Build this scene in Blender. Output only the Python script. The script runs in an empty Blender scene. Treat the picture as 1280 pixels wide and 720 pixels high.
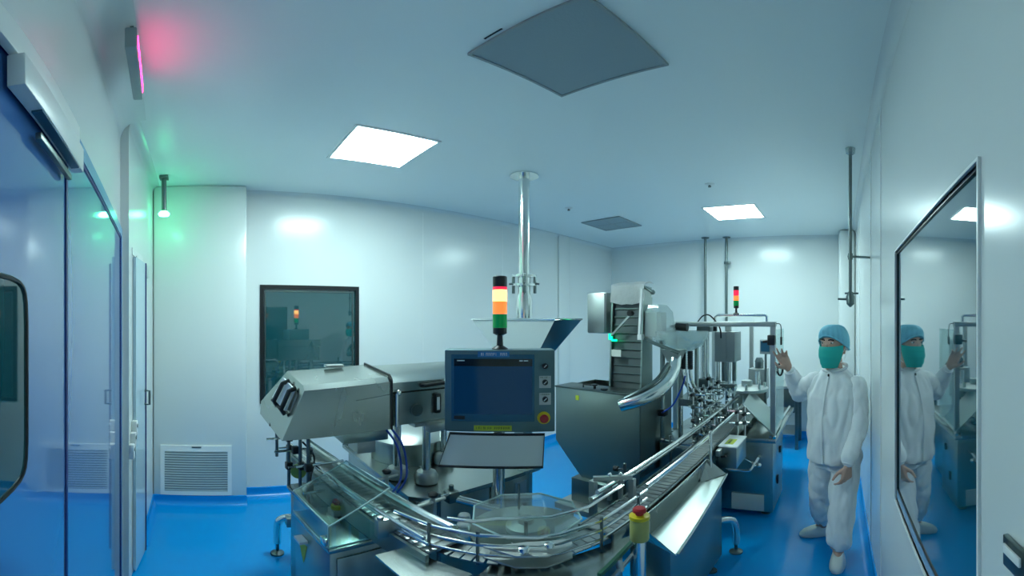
import bpy, bmesh, math, random
from mathutils import Vector, Matrix, noise, Euler
PI = math.pi
R = math.radians
rnd = random.Random(7)
scene = bpy.context.scene
col = scene.collection

# ------------------------------------------------------------------ camera
cd = bpy.data.cameras.new('camera')
cd.type = 'PANO'
cd.panorama_type = 'EQUIRECTANGULAR'
cd.longitude_min, cd.longitude_max = -1.28, 1.28
cd.latitude_min, cd.latitude_max = -0.64, 0.80
cd.clip_start = 0.02
cam = bpy.data.objects.new('camera', cd)
col.objects.link(cam)
cam.location = (0, 0, 1.7)
cam.rotation_euler = (R(90), 0, R(-43))
scene.camera = cam

# ------------------------------------------------------------------ world, exposure
w = bpy.data.worlds.new('world')
w.use_nodes = True
w.node_tree.nodes['Background'].inputs[0].default_value = (0.02, 0.03, 0.035, 1)
w.node_tree.nodes['Background'].inputs[1].default_value = 1.0
scene.world = w
scene.view_settings.view_transform = 'Standard'
scene.view_settings.look = 'None'
scene.view_settings.gamma = 1
scene.view_settings.use_curve_mapping = False
scene.view_settings.exposure = 1.05
LIGHT_COL = (0.70, 0.96, 0.95)
PANEL_STRENGTH = 26.0


# ------------------------------------------------------------------ materials
def mat(name, base, rough=0.5, metal=0.0, ior=1.5, emit=None, estr=0.0, coat=0.0, bump=None, rvar=None, cvar=None, alpha=None):
    m = bpy.data.materials.new(name)
    m.use_nodes = True
    nt = m.node_tree
    b = nt.nodes['Principled BSDF']
    b.inputs['Base Color'].default_value = (*base, 1)
    b.inputs['Roughness'].default_value = rough
    b.inputs['Metallic'].default_value = metal
    b.inputs['IOR'].default_value = ior
    b.inputs['Coat Weight'].default_value = coat
    b.inputs['Coat Roughness'].default_value = 0.03
    if emit:
        b.inputs['Emission Color'].default_value = (*emit, 1)
        b.inputs['Emission Strength'].default_value = estr
    if bump or rvar or cvar:
        tc = nt.nodes.new('ShaderNodeTexCoord')
        mp = nt.nodes.new('ShaderNodeMapping')
        nz = nt.nodes.new('ShaderNodeTexNoise')
        nt.links.new(tc.outputs['Object'], mp.inputs[0])
        nt.links.new(mp.outputs[0], nz.inputs[0])
        sc = (bump or rvar or cvar)[0]
        mp.inputs['Scale'].default_value = sc if isinstance(sc, tuple) else (sc, sc, sc)
        nz.inputs['Scale'].default_value = 1.0
        nz.inputs['Detail'].default_value = 4.0
        if bump:
            bp = nt.nodes.new('ShaderNodeBump')
            bp.inputs['Strength'].default_value = bump[1]
            bp.inputs['Distance'].default_value = bump[2]
            nt.links.new(nz.outputs[0], bp.inputs['Height'])
            nt.links.new(bp.outputs[0], b.inputs['Normal'])
        if rvar:
            mr = nt.nodes.new('ShaderNodeMapRange')
            mr.inputs[1].default_value, mr.inputs[2].default_value = 0.3, 0.7
            mr.inputs[3].default_value, mr.inputs[4].default_value = rvar[1], rvar[2]
            nt.links.new(nz.outputs[0], mr.inputs[0])
            nt.links.new(mr.outputs[0], b.inputs['Roughness'])
        if cvar:
            mx = nt.nodes.new('ShaderNodeMix')
            mx.data_type = 'RGBA'
            mx.inputs[6].default_value = (*base, 1)
            mx.inputs[7].default_value = (*cvar[1], 1)
            nt.links.new(nz.outputs[0], mx.inputs[0])
            nt.links.new(mx.outputs[2], b.inputs['Base Color'])
    return m


def clear_mat(name, tint, gloss, rough=0.02, milk=0.0):
    """thin clear plastic: transparent body with a view-angle reflection"""
    m = bpy.data.materials.new(name)
    m.use_nodes = True
    nt = m.node_tree
    nt.nodes.remove(nt.nodes['Principled BSDF'])
    out = nt.nodes['Material Output']
    t = nt.nodes.new('ShaderNodeBsdfTransparent')
    t.inputs[0].default_value = (*tint, 1)
    g = nt.nodes.new('ShaderNodeBsdfGlossy')
    g.inputs[0].default_value = (0.9, 0.95, 0.95, 1)
    g.inputs[1].default_value = rough
    fr = nt.nodes.new('ShaderNodeLayerWeight')
    fr.inputs[0].default_value = 0.5
    pw = nt.nodes.new('ShaderNodeMath')
    pw.operation = 'POWER'
    pw.inputs[1].default_value = 4.0
    nt.links.new(fr.outputs['Facing'], pw.inputs[0])
    ad = nt.nodes.new('ShaderNodeMath')
    ad.operation = 'MULTIPLY_ADD'
    ad.use_clamp = True
    ad.inputs[1].default_value = 0.6
    ad.inputs[2].default_value = gloss
    nt.links.new(pw.outputs[0], ad.inputs[0])
    mx = nt.nodes.new('ShaderNodeMixShader')
    nt.links.new(ad.outputs[0], mx.inputs[0])
    if milk:
        df = nt.nodes.new('ShaderNodeBsdfDiffuse')
        df.inputs[0].default_value = (0.75, 0.80, 0.80, 1)
        m2 = nt.nodes.new('ShaderNodeMixShader')
        m2.inputs[0].default_value = milk
        nt.links.new(t.outputs[0], m2.inputs[1])
        nt.links.new(df.outputs[0], m2.inputs[2])
        t = m2
    nt.links.new(t.outputs[0], mx.inputs[1])
    nt.links.new(g.outputs[0], mx.inputs[2])
    nt.links.new(mx.outputs[0], out.inputs[0])
    return m


MT = dict(
    wall=mat('wall_panel', (0.77, 0.81, 0.80), 0.22, bump=((3, 3, 3), 0.05, 0.01)),
    ceiling=mat('ceiling_panel', (0.86, 0.93, 0.92), 0.3),
    floor=mat('epoxy_floor', (0.0, 0.30, 0.74), 0.16, ior=1.4, coat=0.0, bump=((2, 2, 2), 0.06, 0.01), cvar=None),
    cove=mat('epoxy_cove', (0.0, 0.28, 0.74), 0.25),
    door=mat('blue_door_laminate', (0.07, 0.20, 0.52), 0.08, coat=0.6),
    doordark=mat('door_gasket', (0.005, 0.015, 0.16), 0.4),
    doorpale=mat('pale_blue_frame', (0.20, 0.38, 0.62), 0.25),
    doorlight=mat('pale_door_laminate', (0.50, 0.66, 0.76), 0.08, coat=0.5),
    white=mat('white_paint', (0.86, 0.88, 0.87), 0.35),
    grey=mat('grey_paint', (0.32, 0.37, 0.38), 0.4),
    filter=mat('filter_mesh', (0.30, 0.38, 0.41), 0.6, bump=((90, 90, 90), 0.3, 0.003)),
    black=mat('black_plastic', (0.012, 0.014, 0.016), 0.35),
    rubber=mat('black_rubber', (0.02, 0.022, 0.024), 0.7),
    steel=mat('brushed_steel', (0.36, 0.43, 0.41), 0.3, 1.0, rvar=((2, 2, 6), 0.28, 0.32)),
    steelh=mat('brushed_steel_sheet', (0.42, 0.46, 0.44), 0.26, 1.0, rvar=((6, 2, 2), 0.25, 0.28)),
    satin=mat('satin_steel', (0.50, 0.53, 0.52), 0.42, 1.0),
    chrome=mat('polished_steel', (0.78, 0.81, 0.79), 0.17, 1.0),
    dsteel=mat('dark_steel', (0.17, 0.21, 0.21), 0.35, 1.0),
    belt=mat('belt_plastic', (0.24, 0.27, 0.27), 0.45),
    beltlink=mat('steel_chain_link', (0.42, 0.45, 0.45), 0.35, 1.0),
    glassdark=mat('tinted_window_glass', (0.010, 0.075, 0.085), 0.03, ior=2.6),
    glassmir=mat('reflective_window_glass', (0.01, 0.08, 0.11), 0.02, ior=1.75, coat=1.0),
    visionglass=mat('vision_panel_glass', (0.01, 0.07, 0.09), 0.03, ior=1.5),
    clear=clear_mat('clear_acrylic', (0.80, 0.91, 0.90), 0.10),
    clearedge=mat('acrylic_edge', (0.45, 0.62, 0.62), 0.2),
    milky=clear_mat('milky_plastic', (0.85, 0.92, 0.92), 0.08, 0.12, 0.30),
    turnglass=clear_mat('turntable_glass', (0.82, 0.90, 0.89), 0.12, 0.05, 0.08),
    film=mat('white_film', (0.82, 0.84, 0.84), 0.3, bump=((14, 14, 14), 0.6, 0.02)),
    panel_teal=mat('hmi_enclosure', (0.13, 0.22, 0.24), 0.38, 0.5),
    bezel=mat('hmi_bezel', (0.03, 0.13, 0.22), 0.25),
    screen=mat('screen_glass', (0.003, 0.010, 0.035), 0.08, emit=(0.0, 0.030, 0.085), estr=0.22),
    screenbar=mat('screen_header', (0.004, 0.012, 0.014), 0.1),
    yellow=mat('yellow_plastic', (0.78, 0.60, 0.02), 0.35),
    yellowlab=mat('yellow_label', (0.50, 0.58, 0.04), 0.5),
    bluelab=mat('blue_label', (0.04, 0.22, 0.50), 0.5),
    ink=mat('label_ink', (0.05, 0.12, 0.03), 0.6),
    inkw=mat('white_ink', (0.70, 0.78, 0.80), 0.6),
    redbtn=mat('red_button', (0.45, 0.015, 0.02), 0.3),
    green=mat('green_lens', (0.0, 0.32, 0.07), 0.2, emit=(0.0, 0.5, 0.1), estr=0.06),
    amber=mat('amber_lens', (0.9, 0.25, 0.05), 0.2, emit=(1.0, 0.16, 0.03), estr=0.75),
    redlit=mat('lit_red_lens', (1.0, 0.5, 0.1), 0.2, emit=(1.0, 0.50, 0.12), estr=1.9),
    red=mat('red_lens', (0.55, 0.02, 0.05), 0.2, emit=(1.0, 0.02, 0.08), estr=0.5),
    led=mat('red_led', (0.6, 0.0, 0.1), 0.3, emit=(1.0, 0.02, 0.20), estr=6.0),
    greenlamp=mat('green_lamp', (0.2, 1.0, 0.5), 0.3, emit=(0.08, 1.0, 0.40), estr=13.0),
    greendot=mat('green_indicator', (0.0, 0.5, 0.2), 0.3, emit=(0.0, 1.0, 0.35), estr=1.2),
    funnelreflect=mat('sheet_wall_reflection', (0.62, 0.68, 0.67), 0.45, 0.35),
    beltgrey=mat('grey_rubber_belt', (0.10, 0.13, 0.135), 0.55),
    traysheet=mat('tray_sheet', (0.28, 0.33, 0.32), 0.36, 1.0),
    kbsheet=mat('keyboard_tray_sheet', (0.62, 0.66, 0.64), 0.5, 0.6),
    housing=mat('stop_post_housing', (0.42, 0.42, 0.13), 0.4),
    diffuser=mat('light_diffuser', (0.9, 0.9, 0.9), 0.5, emit=LIGHT_COL, estr=PANEL_STRENGTH),
    bluehose=mat('blue_hose', (0.01, 0.06, 0.40), 0.35),
    cable=mat('black_cable', (0.015, 0.016, 0.018), 0.5),
    greenpaint=mat('green_wear_strip', (0.01, 0.10, 0.05), 0.4),
    limedisc=mat('olive_plastic', (0.30, 0.42, 0.08), 0.5),
    paper=mat('paper_label', (0.75, 0.78, 0.72), 0.6),
    cloth=mat('white_cotton', (0.86, 0.88, 0.90), 0.85, bump=((40, 40, 40), 0.25, 0.004)),
    clotht=mat('white_cotton_trousers', (0.82, 0.86, 0.89), 0.85, bump=((30, 30, 30), 0.25, 0.004)),
    cap=mat('blue_nonwoven', (0.20, 0.56, 0.72), 0.7, bump=((60, 60, 60), 0.4, 0.004)),
    mask=mat('green_nonwoven', (0.05, 0.76, 0.70), 0.7),
    skin=mat('skin', (0.58, 0.34, 0.26), 0.5, cvar=((18, 18, 18), (0.66, 0.41, 0.32))),
    hair=mat('dark_hair', (0.015, 0.012, 0.01), 0.6),
    eye=mat('eye_white', (0.75, 0.75, 0.72), 0.2),
    shoe=mat('white_clog', (0.80, 0.82, 0.78), 0.4),
)
MT['clear'].use_backface_culling = False


# ------------------------------------------------------------------ mesh builder
class MB:
    def __init__(s):
        s.b = bmesh.new()

    def box(s, x0, y0, z0, x1, y1, z1, bev=0.0, M=None):
        c = Vector(((x0 + x1) / 2, (y0 + y1) / 2, (z0 + z1) / 2))
        mx = Matrix.Translation(c) @ Matrix.Diagonal((abs(x1 - x0), abs(y1 - y0), abs(z1 - z0), 1))
        if M is not None:
            mx = M @ mx
        r = bmesh.ops.create_cube(s.b, size=1, matrix=mx)
        if bev > 0:
            ed = list({e for v in r['verts'] for e in v.link_edges})
            bmesh.ops.bevel(s.b, geom=ed, offset=bev, segments=2, profile=0.5, affect='EDGES')
        return s

    def bar(s, p0, p1, wy, wz, bev=0.0):
        """square bar from p0 to p1"""
        p0, p1 = Vector(p0), Vector(p1)
        d = p1 - p0
        q = d.to_track_quat('X', 'Z').to_matrix().to_4x4()
        M = Matrix.Translation((p0 + p1) / 2) @ q
        L = d.length
        return s.box(-L / 2, -wy / 2, -wz / 2, L / 2, wy / 2, wz / 2, bev, M)

    def cyl(s, p0, p1, r, r2=None, seg=16):
        p0, p1 = Vector(p0), Vector(p1)
        d = p1 - p0
        q = d.to_track_quat('Z', 'Y').to_matrix().to_4x4()
        bmesh.ops.create_cone(s.b, cap_ends=True, segments=seg, radius1=r, radius2=r if r2 is None else r2,
                              depth=d.length, matrix=Matrix.Translation((p0 + p1) / 2) @ q)
        return s

    def tube(s, pts, r, seg=10, smooth=0, closed=False):
        pts = [Vector(p) for p in pts]
        if smooth:
            pts = catmull(pts, smooth, closed)
        n = len(pts)
        rings = []
        up = Vector((0, 0, 1))
        prev = None
        for i, p in enumerate(pts):
            if closed:
                t = pts[(i + 1) % n] - pts[i - 1]
            else:
                t = pts[min(i + 1, n - 1)] - pts[max(i - 1, 0)]
            t.normalize()
            if prev is None:
                a = up if abs(t.z) < 0.9 else Vector((1, 0, 0))
                u = t.cross(a).normalized()
            else:
                u = (prev - t * prev.dot(t)).normalized()
            prev = u
            v = t.cross(u)
            rr = r[i] if isinstance(r, (list, tuple)) else r
            rings.append([s.b.verts.new(p + (u * math.cos(2 * PI * k / seg) + v * math.sin(2 * PI * k / seg)) * rr) for k in range(seg)])
        m = n if closed else n - 1
        for i in range(m):
            a, b = rings[i], rings[(i + 1) % n]
            for k in range(seg):
                s.b.faces.new((a[k], a[(k + 1) % seg], b[(k + 1) % seg], b[k]))
        if not closed:
            s.b.faces.new(rings[0][::-1])
            s.b.faces.new(rings[-1])
        return s

    def lathe(s, c, prof, seg=24, axis=None):
        """profile of (radius, height) turned about the vertical through c"""
        c = Vector(c)
        q = Matrix.Identity(3) if axis is None else Vector(axis).to_track_quat('Z', 'Y').to_matrix()
        rings = []
        for r, z in prof:
            rings.append([s.b.verts.new(c + q @ Vector((max(r, 1e-4) * math.cos(2 * PI * k / seg), max(r, 1e-4) * math.sin(2 * PI * k / seg), z))) for k in range(seg)])
        for a, b in zip(rings, rings[1:]):
            for k in range(seg):
                s.b.faces.new((a[k], a[(k + 1) % seg], b[(k + 1) % seg], b[k]))
        s.b.faces.new(rings[0][::-1])
        s.b.faces.new(rings[-1])
        return s

    def slab(s, pts, th):
        """flat polygon given thickness along its normal"""
        pts = [Vector(p) for p in pts]
        n = (pts[1] - pts[0]).cross(pts[2] - pts[0]).normalized() * th
        a = [s.b.verts.new(p) for p in pts]
        b = [s.b.verts.new(p + n) for p in pts]
        s.b.faces.new(a[::-1])
        s.b.faces.new(b)
        k = len(pts)
        for i in range(k):
            s.b.faces.new((a[i], a[(i + 1) % k], b[(i + 1) % k], b[i]))
        return s

    def loft(s, rings, cap=True):
        vs = [[s.b.verts.new(Vector(p)) for p in r] for r in rings]
        for a, b in zip(vs, vs[1:]):
            n = len(a)
            for k in range(n):
                s.b.faces.new((a[k], a[(k + 1) % n], b[(k + 1) % n], b[k]))
        if cap:
            s.b.faces.new(vs[0][::-1])
            s.b.faces.new(vs[-1])
        return s

    def ball(s, c, r, sc=(1, 1, 1), rot=None, u=16, v=10):
        M = Matrix.Translation(Vector(c))
        if rot is not None:
            M = M @ rot
        bmesh.ops.create_uvsphere(s.b, u_segments=u, v_segments=v, radius=r, matrix=M @ Matrix.Diagonal((*sc, 1)))
        return s

    def mesh(s, name, off=(0, 0, 0), smooth=35):
        bmesh.ops.recalc_face_normals(s.b, faces=s.b.faces)
        if off != (0, 0, 0):
            bmesh.ops.translate(s.b, verts=s.b.verts, vec=-Vector(off))
        me = bpy.data.meshes.new(name)
        s.b.to_mesh(me)
        s.b.free()
        if smooth:
            me.polygons.foreach_set('use_smooth', [True] * len(me.polygons))
            me.set_sharp_from_angle(angle=R(smooth))
        return me


def catmull(pts, n, closed=False):
    out = []
    m = len(pts)
    rng = range(m if closed else m - 1)
    for i in rng:
        g = (lambda k: pts[k % m]) if closed else (lambda k: pts[max(0, min(m - 1, k))])
        p0, p1, p2, p3 = g(i - 1), g(i), g(i + 1), g(i + 2)
        for j in range(n):
            t = j / n
            out.append(0.5 * ((2 * p1) + (p2 - p0) * t + (2 * p0 - 5 * p1 + 4 * p2 - p3) * t * t + (3 * p1 - p0 - 3 * p2 + p3) * t ** 3))
    if not closed:
        out.append(pts[-1])
    return out


# ------------------------------------------------------------------ things and parts
def tag(o, label=None, cat=None, group=None, kind=None):
    for k, v in (('label', label), ('category', cat), ('group', group), ('kind', kind)):
        if v:
            o[k] = v
    return o


def thing(name, label, cat, loc=(0, 0, 0), group=None):
    o = bpy.data.objects.new(name, None)
    o.empty_display_size = 0.1
    o.location = loc
    col.objects.link(o)
    return tag(o, label, cat, group)


def root_loc(o):
    while o.parent:
        o = o.parent
    return tuple(o.location)


def pieces(mb):
    """the separate pieces of a mesh, those that touch kept together"""
    b = mb.b
    if len(b.verts) > 4000:
        return [mb]
    seen, isl = set(), []
    for v in b.verts:
        if v in seen:
            continue
        st, grp = [v], []
        seen.add(v)
        while st:
            a = st.pop()
            grp.append(a)
            for e in a.link_edges:
                o = e.other_vert(a)
                if o not in seen:
                    seen.add(o)
                    st.append(o)
        isl.append(grp)
    n = len(isl)
    bb = [[(min(v.co[i] for v in g) - .0012, max(v.co[i] for v in g) + .0012) for i in range(3)] for g in isl]
    par = list(range(n))

    def root(i):
        while par[i] != i:
            i = par[i]
        return i
    for i in range(n):
        for j in range(i):
            if all(bb[i][k][0] <= bb[j][k][1] and bb[j][k][0] <= bb[i][k][1] for k in range(3)):
                par[root(i)] = root(j)
    ids = sorted({root(i) for i in range(n)})
    if len(ids) < 2:
        return [mb]
    out = []
    for r in ids:
        q = MB()
        mp = {}
        for i in range(n):
            if root(i) == r:
                for v in isl[i]:
                    mp[v] = q.b.verts.new(v.co)
        done = set()
        for v in mp:
            for f in v.link_faces:
                if f not in done:
                    done.add(f)
                    q.b.faces.new([mp[x] for x in f.verts])
        out.append(q)
    b.free()
    return out


def part(parent, name, mb, m, label=None, kind=None, smooth=35):
    """mb is in world coordinates; becomes a child of parent (a thing or a part)"""
    first = None
    for q in ([mb] if kind else pieces(mb)):
        me = q.mesh(name, root_loc(parent), smooth)
        me.materials.append(MT[m] if isinstance(m, str) else m)
        o = bpy.data.objects.new(name, me)
        o.parent = parent
        col.objects.link(o)
        tag(o, label, kind=kind)
        first = first or o
    return first


def share(parent, src, delta, name=None):
    """another object with the same mesh, moved by delta, under parent"""
    o = bpy.data.objects.new(name or src.name.split('.')[0], src.data)
    o.parent = parent
    o.location = delta
    col.objects.link(o)
    return o


def solo(name, mb, m, label=None, cat=None, group=None, kind=None, loc=None, smooth=35):
    if loc is None:
        xs = [v.co.copy() for v in mb.b.verts]
        loc = ((min(v.x for v in xs) + max(v.x for v in xs)) / 2, (min(v.y for v in xs) + max(v.y for v in xs)) / 2, min(v.z for v in xs))
    me = mb.mesh(name, loc, smooth)
    me.materials.append(MT[m] if isinstance(m, str) else m)
    o = bpy.data.objects.new(name, me)
    o.location = loc
    col.objects.link(o)
    return tag(o, label, cat, group, kind)


def structure(name, mb, m):
    me = mb.mesh(name, (0, 0, 0), 35)
    me.materials.append(MT[m])
    o = bpy.data.objects.new(name, me)
    col.objects.link(o)
    o['kind'] = 'structure'
    return o


def structure_root(name, loc=(0, 0, 0)):
    o = bpy.data.objects.new(name, None)
    o.location = loc
    col.objects.link(o)
    o['kind'] = 'structure'
    return o


# ------------------------------------------------------------------ the room
XF, YB, YR, CZ = 5.60, 3.60, -0.20, 2.90
structure('floor', MB().box(-0.9, -0.4, -0.1, XF + 0.1, YB + 0.1, 0), 'floor')
structure('ceiling', MB().box(-0.9, -0.4, CZ, XF + 0.1, YB + 0.1, CZ + 0.1), 'ceiling')
# far wall with the dark window: built round the opening
W1 = (0.435, 1.385, 0.93, 2.02)
wb = MB()
wb.box(-0.9, YB, 0, W1[0], YB + 0.1, CZ).box(W1[1], YB, 0, XF + 0.1, YB + 0.1, CZ)
wb.box(W1[0], YB, 0, W1[1], YB + 0.1, W1[2]).box(W1[0], YB, W1[3], W1[1], YB + 0.1, CZ)
structure('wall_back', wb, 'wall')
structure('wall_far', MB().box(XF, -0.4, 0, XF + 0.1, YB, CZ), 'wall')
# right wall round the wide view window
W2 = (0.55, 1.42, 1.01, 1.945)
wr = MB()
wr.box(-0.9, YR - 0.1, 0, W2[0], YR, CZ).box(W2[1], YR - 0.1, 0, XF, YR, CZ)
wr.box(W2[0], YR - 0.1, 0, W2[1], YR, W2[2]).box(W2[0], YR - 0.1, W2[3], W2[1], YR, CZ)
structure('wall_right', wr, 'wall')
# left wall: the near stretch leans a little away from the long one
LE = Vector((-0.13, 1, 0)).normalized()
LN = Vector((LE.y, -LE.x, 0))
LO = Vector((-0.22, 0, 0))


def lw(s, p, z):
    """point on the near left wall: s along it, p out of it, height z"""
    q = LO + LE * s + LN * p
    return Vector((q.x, q.y, z))


ML = Matrix.Translation(LO) @ Matrix(((LE.x, LN.x, 0, 0), (LE.y, LN.y, 0, 0), (0, 0, 1, 0), (0, 0, 0, 1)))   # local x=s, y=p
wl = MB().box(-0.4, -0.1, 0, 2.17, 0.0, CZ, 0, ML)
wl.loft([[(-0.452, 2.15, z), (-0.507, 3.43, z), (-0.75, 3.60, z), (-0.75, 2.10, z)] for z in (0, CZ)])
structure('wall_left', wl, 'wall')
# rounded ceiling coves along the walls
def cove(p0, p1, n, r, z=CZ, up=-1):
    rings = []
    for p in (Vector(p0), Vector(p1)):
        n_ = Vector(n)
        ring = [p + Vector((0, 0, z))]
        for k in range(9):
            a = k / 8 * PI / 2
            ring.append(p + n_ * (r - r * math.sin(a)) + Vector((0, 0, z + up * (r - r * math.cos(a)))))
        rings.append(ring)
    return MB().loft(rings)


structure('trim_1', cove(lw(-0.3, 0, 0), lw(2.17, 0, 0), LN, 0.14), 'wall')
structure('trim_2', cove((-0.452, 2.15, 0), (-0.507, 3.42, 0), (1, 0, 0), 0.06), 'wall')
structure('trim_3', cove((0.30, YB, 0), (XF, YB, 0), (0, -1, 0), 0.05), 'wall')
structure('trim_4', cove((XF, YB, 0), (XF, YR, 0), (-1, 0, 0), 0.05), 'wall')
structure('trim_5', cove((XF, YR, 0), (-0.2, YR, 0), (0, 1, 0), 0.05), 'wall')
# air return shaft at the left of the far wall, rounded outer edge
sh = MB().box(-0.505, 3.42, 0, 0.30, YB, CZ, 0.02)
structure('trim_6', sh, 'wall')
# slim vertical riser in the window wall and a coved column beside the right wall
structure('trim_7', MB().box(4.22, YB - 0.03, 0, 4.46, YB, CZ, 0.012), 'wall')
structure('trim_8', MB().box(5.18, YR, 0, XF, 0.02, CZ, 0.05), 'wall')
# panel joints
for i, (p0, p1) in enumerate((((2.58, YR, 0.1), (2.58, YR, CZ)), ((1.95, YR, 0.1), (1.95, YR, CZ)), ((4.05, YR, 0.1), (4.05, YR, CZ)))):
    structure('trim_%d' % (9 + i), MB().bar(p0, p1, 0.006, 0.004), 'white')
for i, x in enumerate((2.1, 3.2)):
    structure('trim_%d' % (12 + i), MB().bar((x, YB, 0.1), (x, YB, CZ - 0.05), 0.004, 0.006), 'white')


# blue coved skirting
def skirting(name, p0, p1, n):
    p0, p1, n = Vector(p0), Vector(p1), Vector(n)
    rings = []
    for p in (p0, p1):
        ring = [p]
        ring.append(p + n * 0.06)
        for k in range(1, 7):
            a = k / 6 * PI / 2
            ring.append(p + n * (0.06 - 0.05 * math.sin(a)) + Vector((0, 0, 0.05 - 0.05 * math.cos(a))))
        ring.append(p + n * 0.01 + Vector((0, 0, 0.09)))
        ring.append(p + Vector((0, 0, 0.095)))
        rings.append(ring)
    structure(name, MB().loft(rings), 'cove')


skirting('baseboard_back', (0.30, YB, 0), (XF, YB, 0), (0, -1, 0))
skirting('baseboard_far', (XF, YB, 0), (XF, 0.02, 0), (-1, 0, 0))
skirting('baseboard_right', (5.18, YR, 0), (-0.2, YR, 0), (0, 1, 0))
skirting('baseboard_shaft', (-0.505, 3.42, 0), (0.30, 3.42, 0), (0, -1, 0))
skirting('baseboard_left', (-0.473, 2.64, 0), (-0.507, 3.42, 0), (1, 0.043, 0))

# window_1: dark vision window in the back wall
w1 = structure_root('window_1', (W1[0], YB, W1[2]))
f = MB()
t = 0.035
f.box(W1[0], YB - 0.012, W1[2], W1[0] + t, YB + 0.05, W1[3]).box(W1[1] - t, YB - 0.012, W1[2], W1[1], YB + 0.05, W1[3])
f.box(W1[0] + t, YB - 0.012, W1[3] - t, W1[1] - t, YB + 0.05, W1[3]).box(W1[0] + t, YB - 0.012, W1[2], W1[1] - t, YB + 0.05, W1[2] + t)
part(w1, 'window_frame', f, 'black')
part(w1, 'pane', MB().box(W1[0] + t, YB + 0.012, W1[2] + t, W1[1] - t, YB + 0.02, W1[3] - t), 'glassdark')
f = MB()
for a, b in (((W1[0] + 0.05, W1[2] + 0.05), (W1[0] + 0.05, W1[3] - 0.055)), ((W1[1] - 0.06, W1[2] + 0.05), (W1[1] - 0.06, W1[3] - 0.055)), ((W1[0] + 0.05, W1[3] - 0.055), (W1[1] - 0.06, W1[3] - 0.055))):
    f.bar((a[0], YB + 0.008, a[1]), (b[0], YB + 0.008, b[1]), 0.008, 0.012)
part(w1, 'glazing_bead', f, 'dsteel')

# window_2: view panel in the right wall
w2 = structure_root('window_2', (W2[0], YR, W2[2]))
f = MB()
t = 0.006
f.box(W2[0] - t, YR - 0.004, W2[2] - t, W2[0], YR + 0.005, W2[3] + t).box(W2[1], YR - 0.004, W2[2] - t, W2[1] + t, YR + 0.005, W2[3] + t)
f.box(W2[0], YR - 0.004, W2[3], W2[1], YR + 0.005, W2[3] + t).box(W2[0], YR - 0.004, W2[2] - t, W2[1], YR + 0.005, W2[2])
part(w2, 'window_frame', f, 'white')
part(w2, 'pane', MB().box(W2[0], YR - 0.014, W2[2], W2[1], YR - 0.006, W2[3]), 'glassmir')
f = MB()
for x0, x1, z0, z1 in ((W2[0], W2[0] + 0.010, W2[2], W2[3]), (W2[1] - 0.010, W2[1], W2[2], W2[3]), (W2[0] + 0.010, W2[1] - 0.010, W2[3] - 0.008, W2[3])):
    f.box(x0, YR - 0.0059, z0, x1, YR - 0.002, z1)
part(w2, 'edge_seal', f, 'black')
part(w2, 'sill_seal', MB().box(W2[0] + 0.01, YR - 0.0059, W2[2], W2[1] - 0.010, YR - 0.003, W2[2] + 0.012), 'black')
part(w2, 'sill', MB().box(W2[0] + 0.01, YR - 0.0059, W2[2] + 0.0125, W2[1] - 0.010, YR - 0.002, W2[2] + 0.045), 'doorpale')
part(w2, 'sill_line', MB().box(W2[0] + 0.01, YR - 0.0059, W2[2] + 0.0455, W2[1] - 0.010, YR - 0.003, W2[2] + 0.051), 'black')

# door_1: glossy blue double door in the near left wall
d1 = structure_root('door_1', tuple(lw(0.85, 0, 0)))
DT = 2.18
fr = MB().box(0.15, 0.0, DT - 0.03, 2.13, 0.014, DT + 0.02, 0, ML).box(2.09, 0.0, 0, 2.13, 0.014, DT - 0.03, 0, ML)
part(d1, 'door_frame', fr, 'doorpale')
gk = MB().box(0.15, 0.0, DT - 0.042, 2.09, 0.011, DT - 0.03, 0, ML).box(2.072, 0.0, 0.01, 2.09, 0.011, DT - 0.042, 0, ML).box(0.84, 0, 0.01, 0.857, 0.011, DT - 0.042, 0, ML)
part(d1, 'gasket', gk, 'doordark')
lf1 = part(d1, 'door_leaf', MB().box(0.15, 0.0, 0.01, 0.84, 0.008, DT - 0.042, 0, ML), 'door')
lf2 = part(d1, 'door_leaf', MB().box(0.857, 0.0, 0.01, 2.072, 0.008, DT - 0.042, 0, ML), 'door')
vp = MB()
ring = []
for k in range(24):
    a = 2 * PI * (k + 0.5) / 24
    cx, cz, hx, hz = 0.41, 1.60, 0.16, 0.16
    ex = math.copysign(abs(math.cos(a)) ** 0.25, math.cos(a))
    ez = math.copysign(abs(math.sin(a)) ** 0.25, math.sin(a))
    ring.append((cx + hx * ex, cz + hz * ez))
part(lf1, 'vision_panel', MB().loft([[lw(x, 0.0085, z) for x, z in ring], [lw(x, 0.010, z) for x, z in ring]]), 'visionglass')
part(lf1, 'vision_gasket', MB().tube([lw(x, 0.010, z) for x, z in ring], 0.004, 6, closed=True), 'black')
part(lf1, 'kick_plate_reflection', MB().slab([lw(0.66, 0.0085, 0.35), lw(0.66, 0.0085, 0.98), lw(0.82, 0.0085, 1.02), lw(0.82, 0.0085, 0.35)], -0.002), 'doorpale')  # pale slab painted in for a kick plate's reflection on the glossy leaf

# automatic door operator above it
op = thing('door_operator', 'white automatic door operator box mounted over the glossy blue door', 'door operator', tuple(lw(0.7, 0.02, 2.056)))
part(op, 'header_cover', MB().box(0.40, 0.0145, 2.128, 0.90, 0.030, 2.196, 0.003, ML), 'white')
hs = part(op, 'drive_housing', MB().box(0.475, 0.0145, 2.058, 0.885, 0.042, 2.124, 0.003, ML), 'white')
part(hs, 'sensor_strip', MB().box(0.56, 0.022, 2.054, 0.84, 0.04, 2.0585, 0, ML), 'bezel')
part(op, 'drive_arm', MB().box(0.60, 0.015, 2.02, 0.83, 0.026, 2.035, 0.002, ML), 'dsteel')

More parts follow.
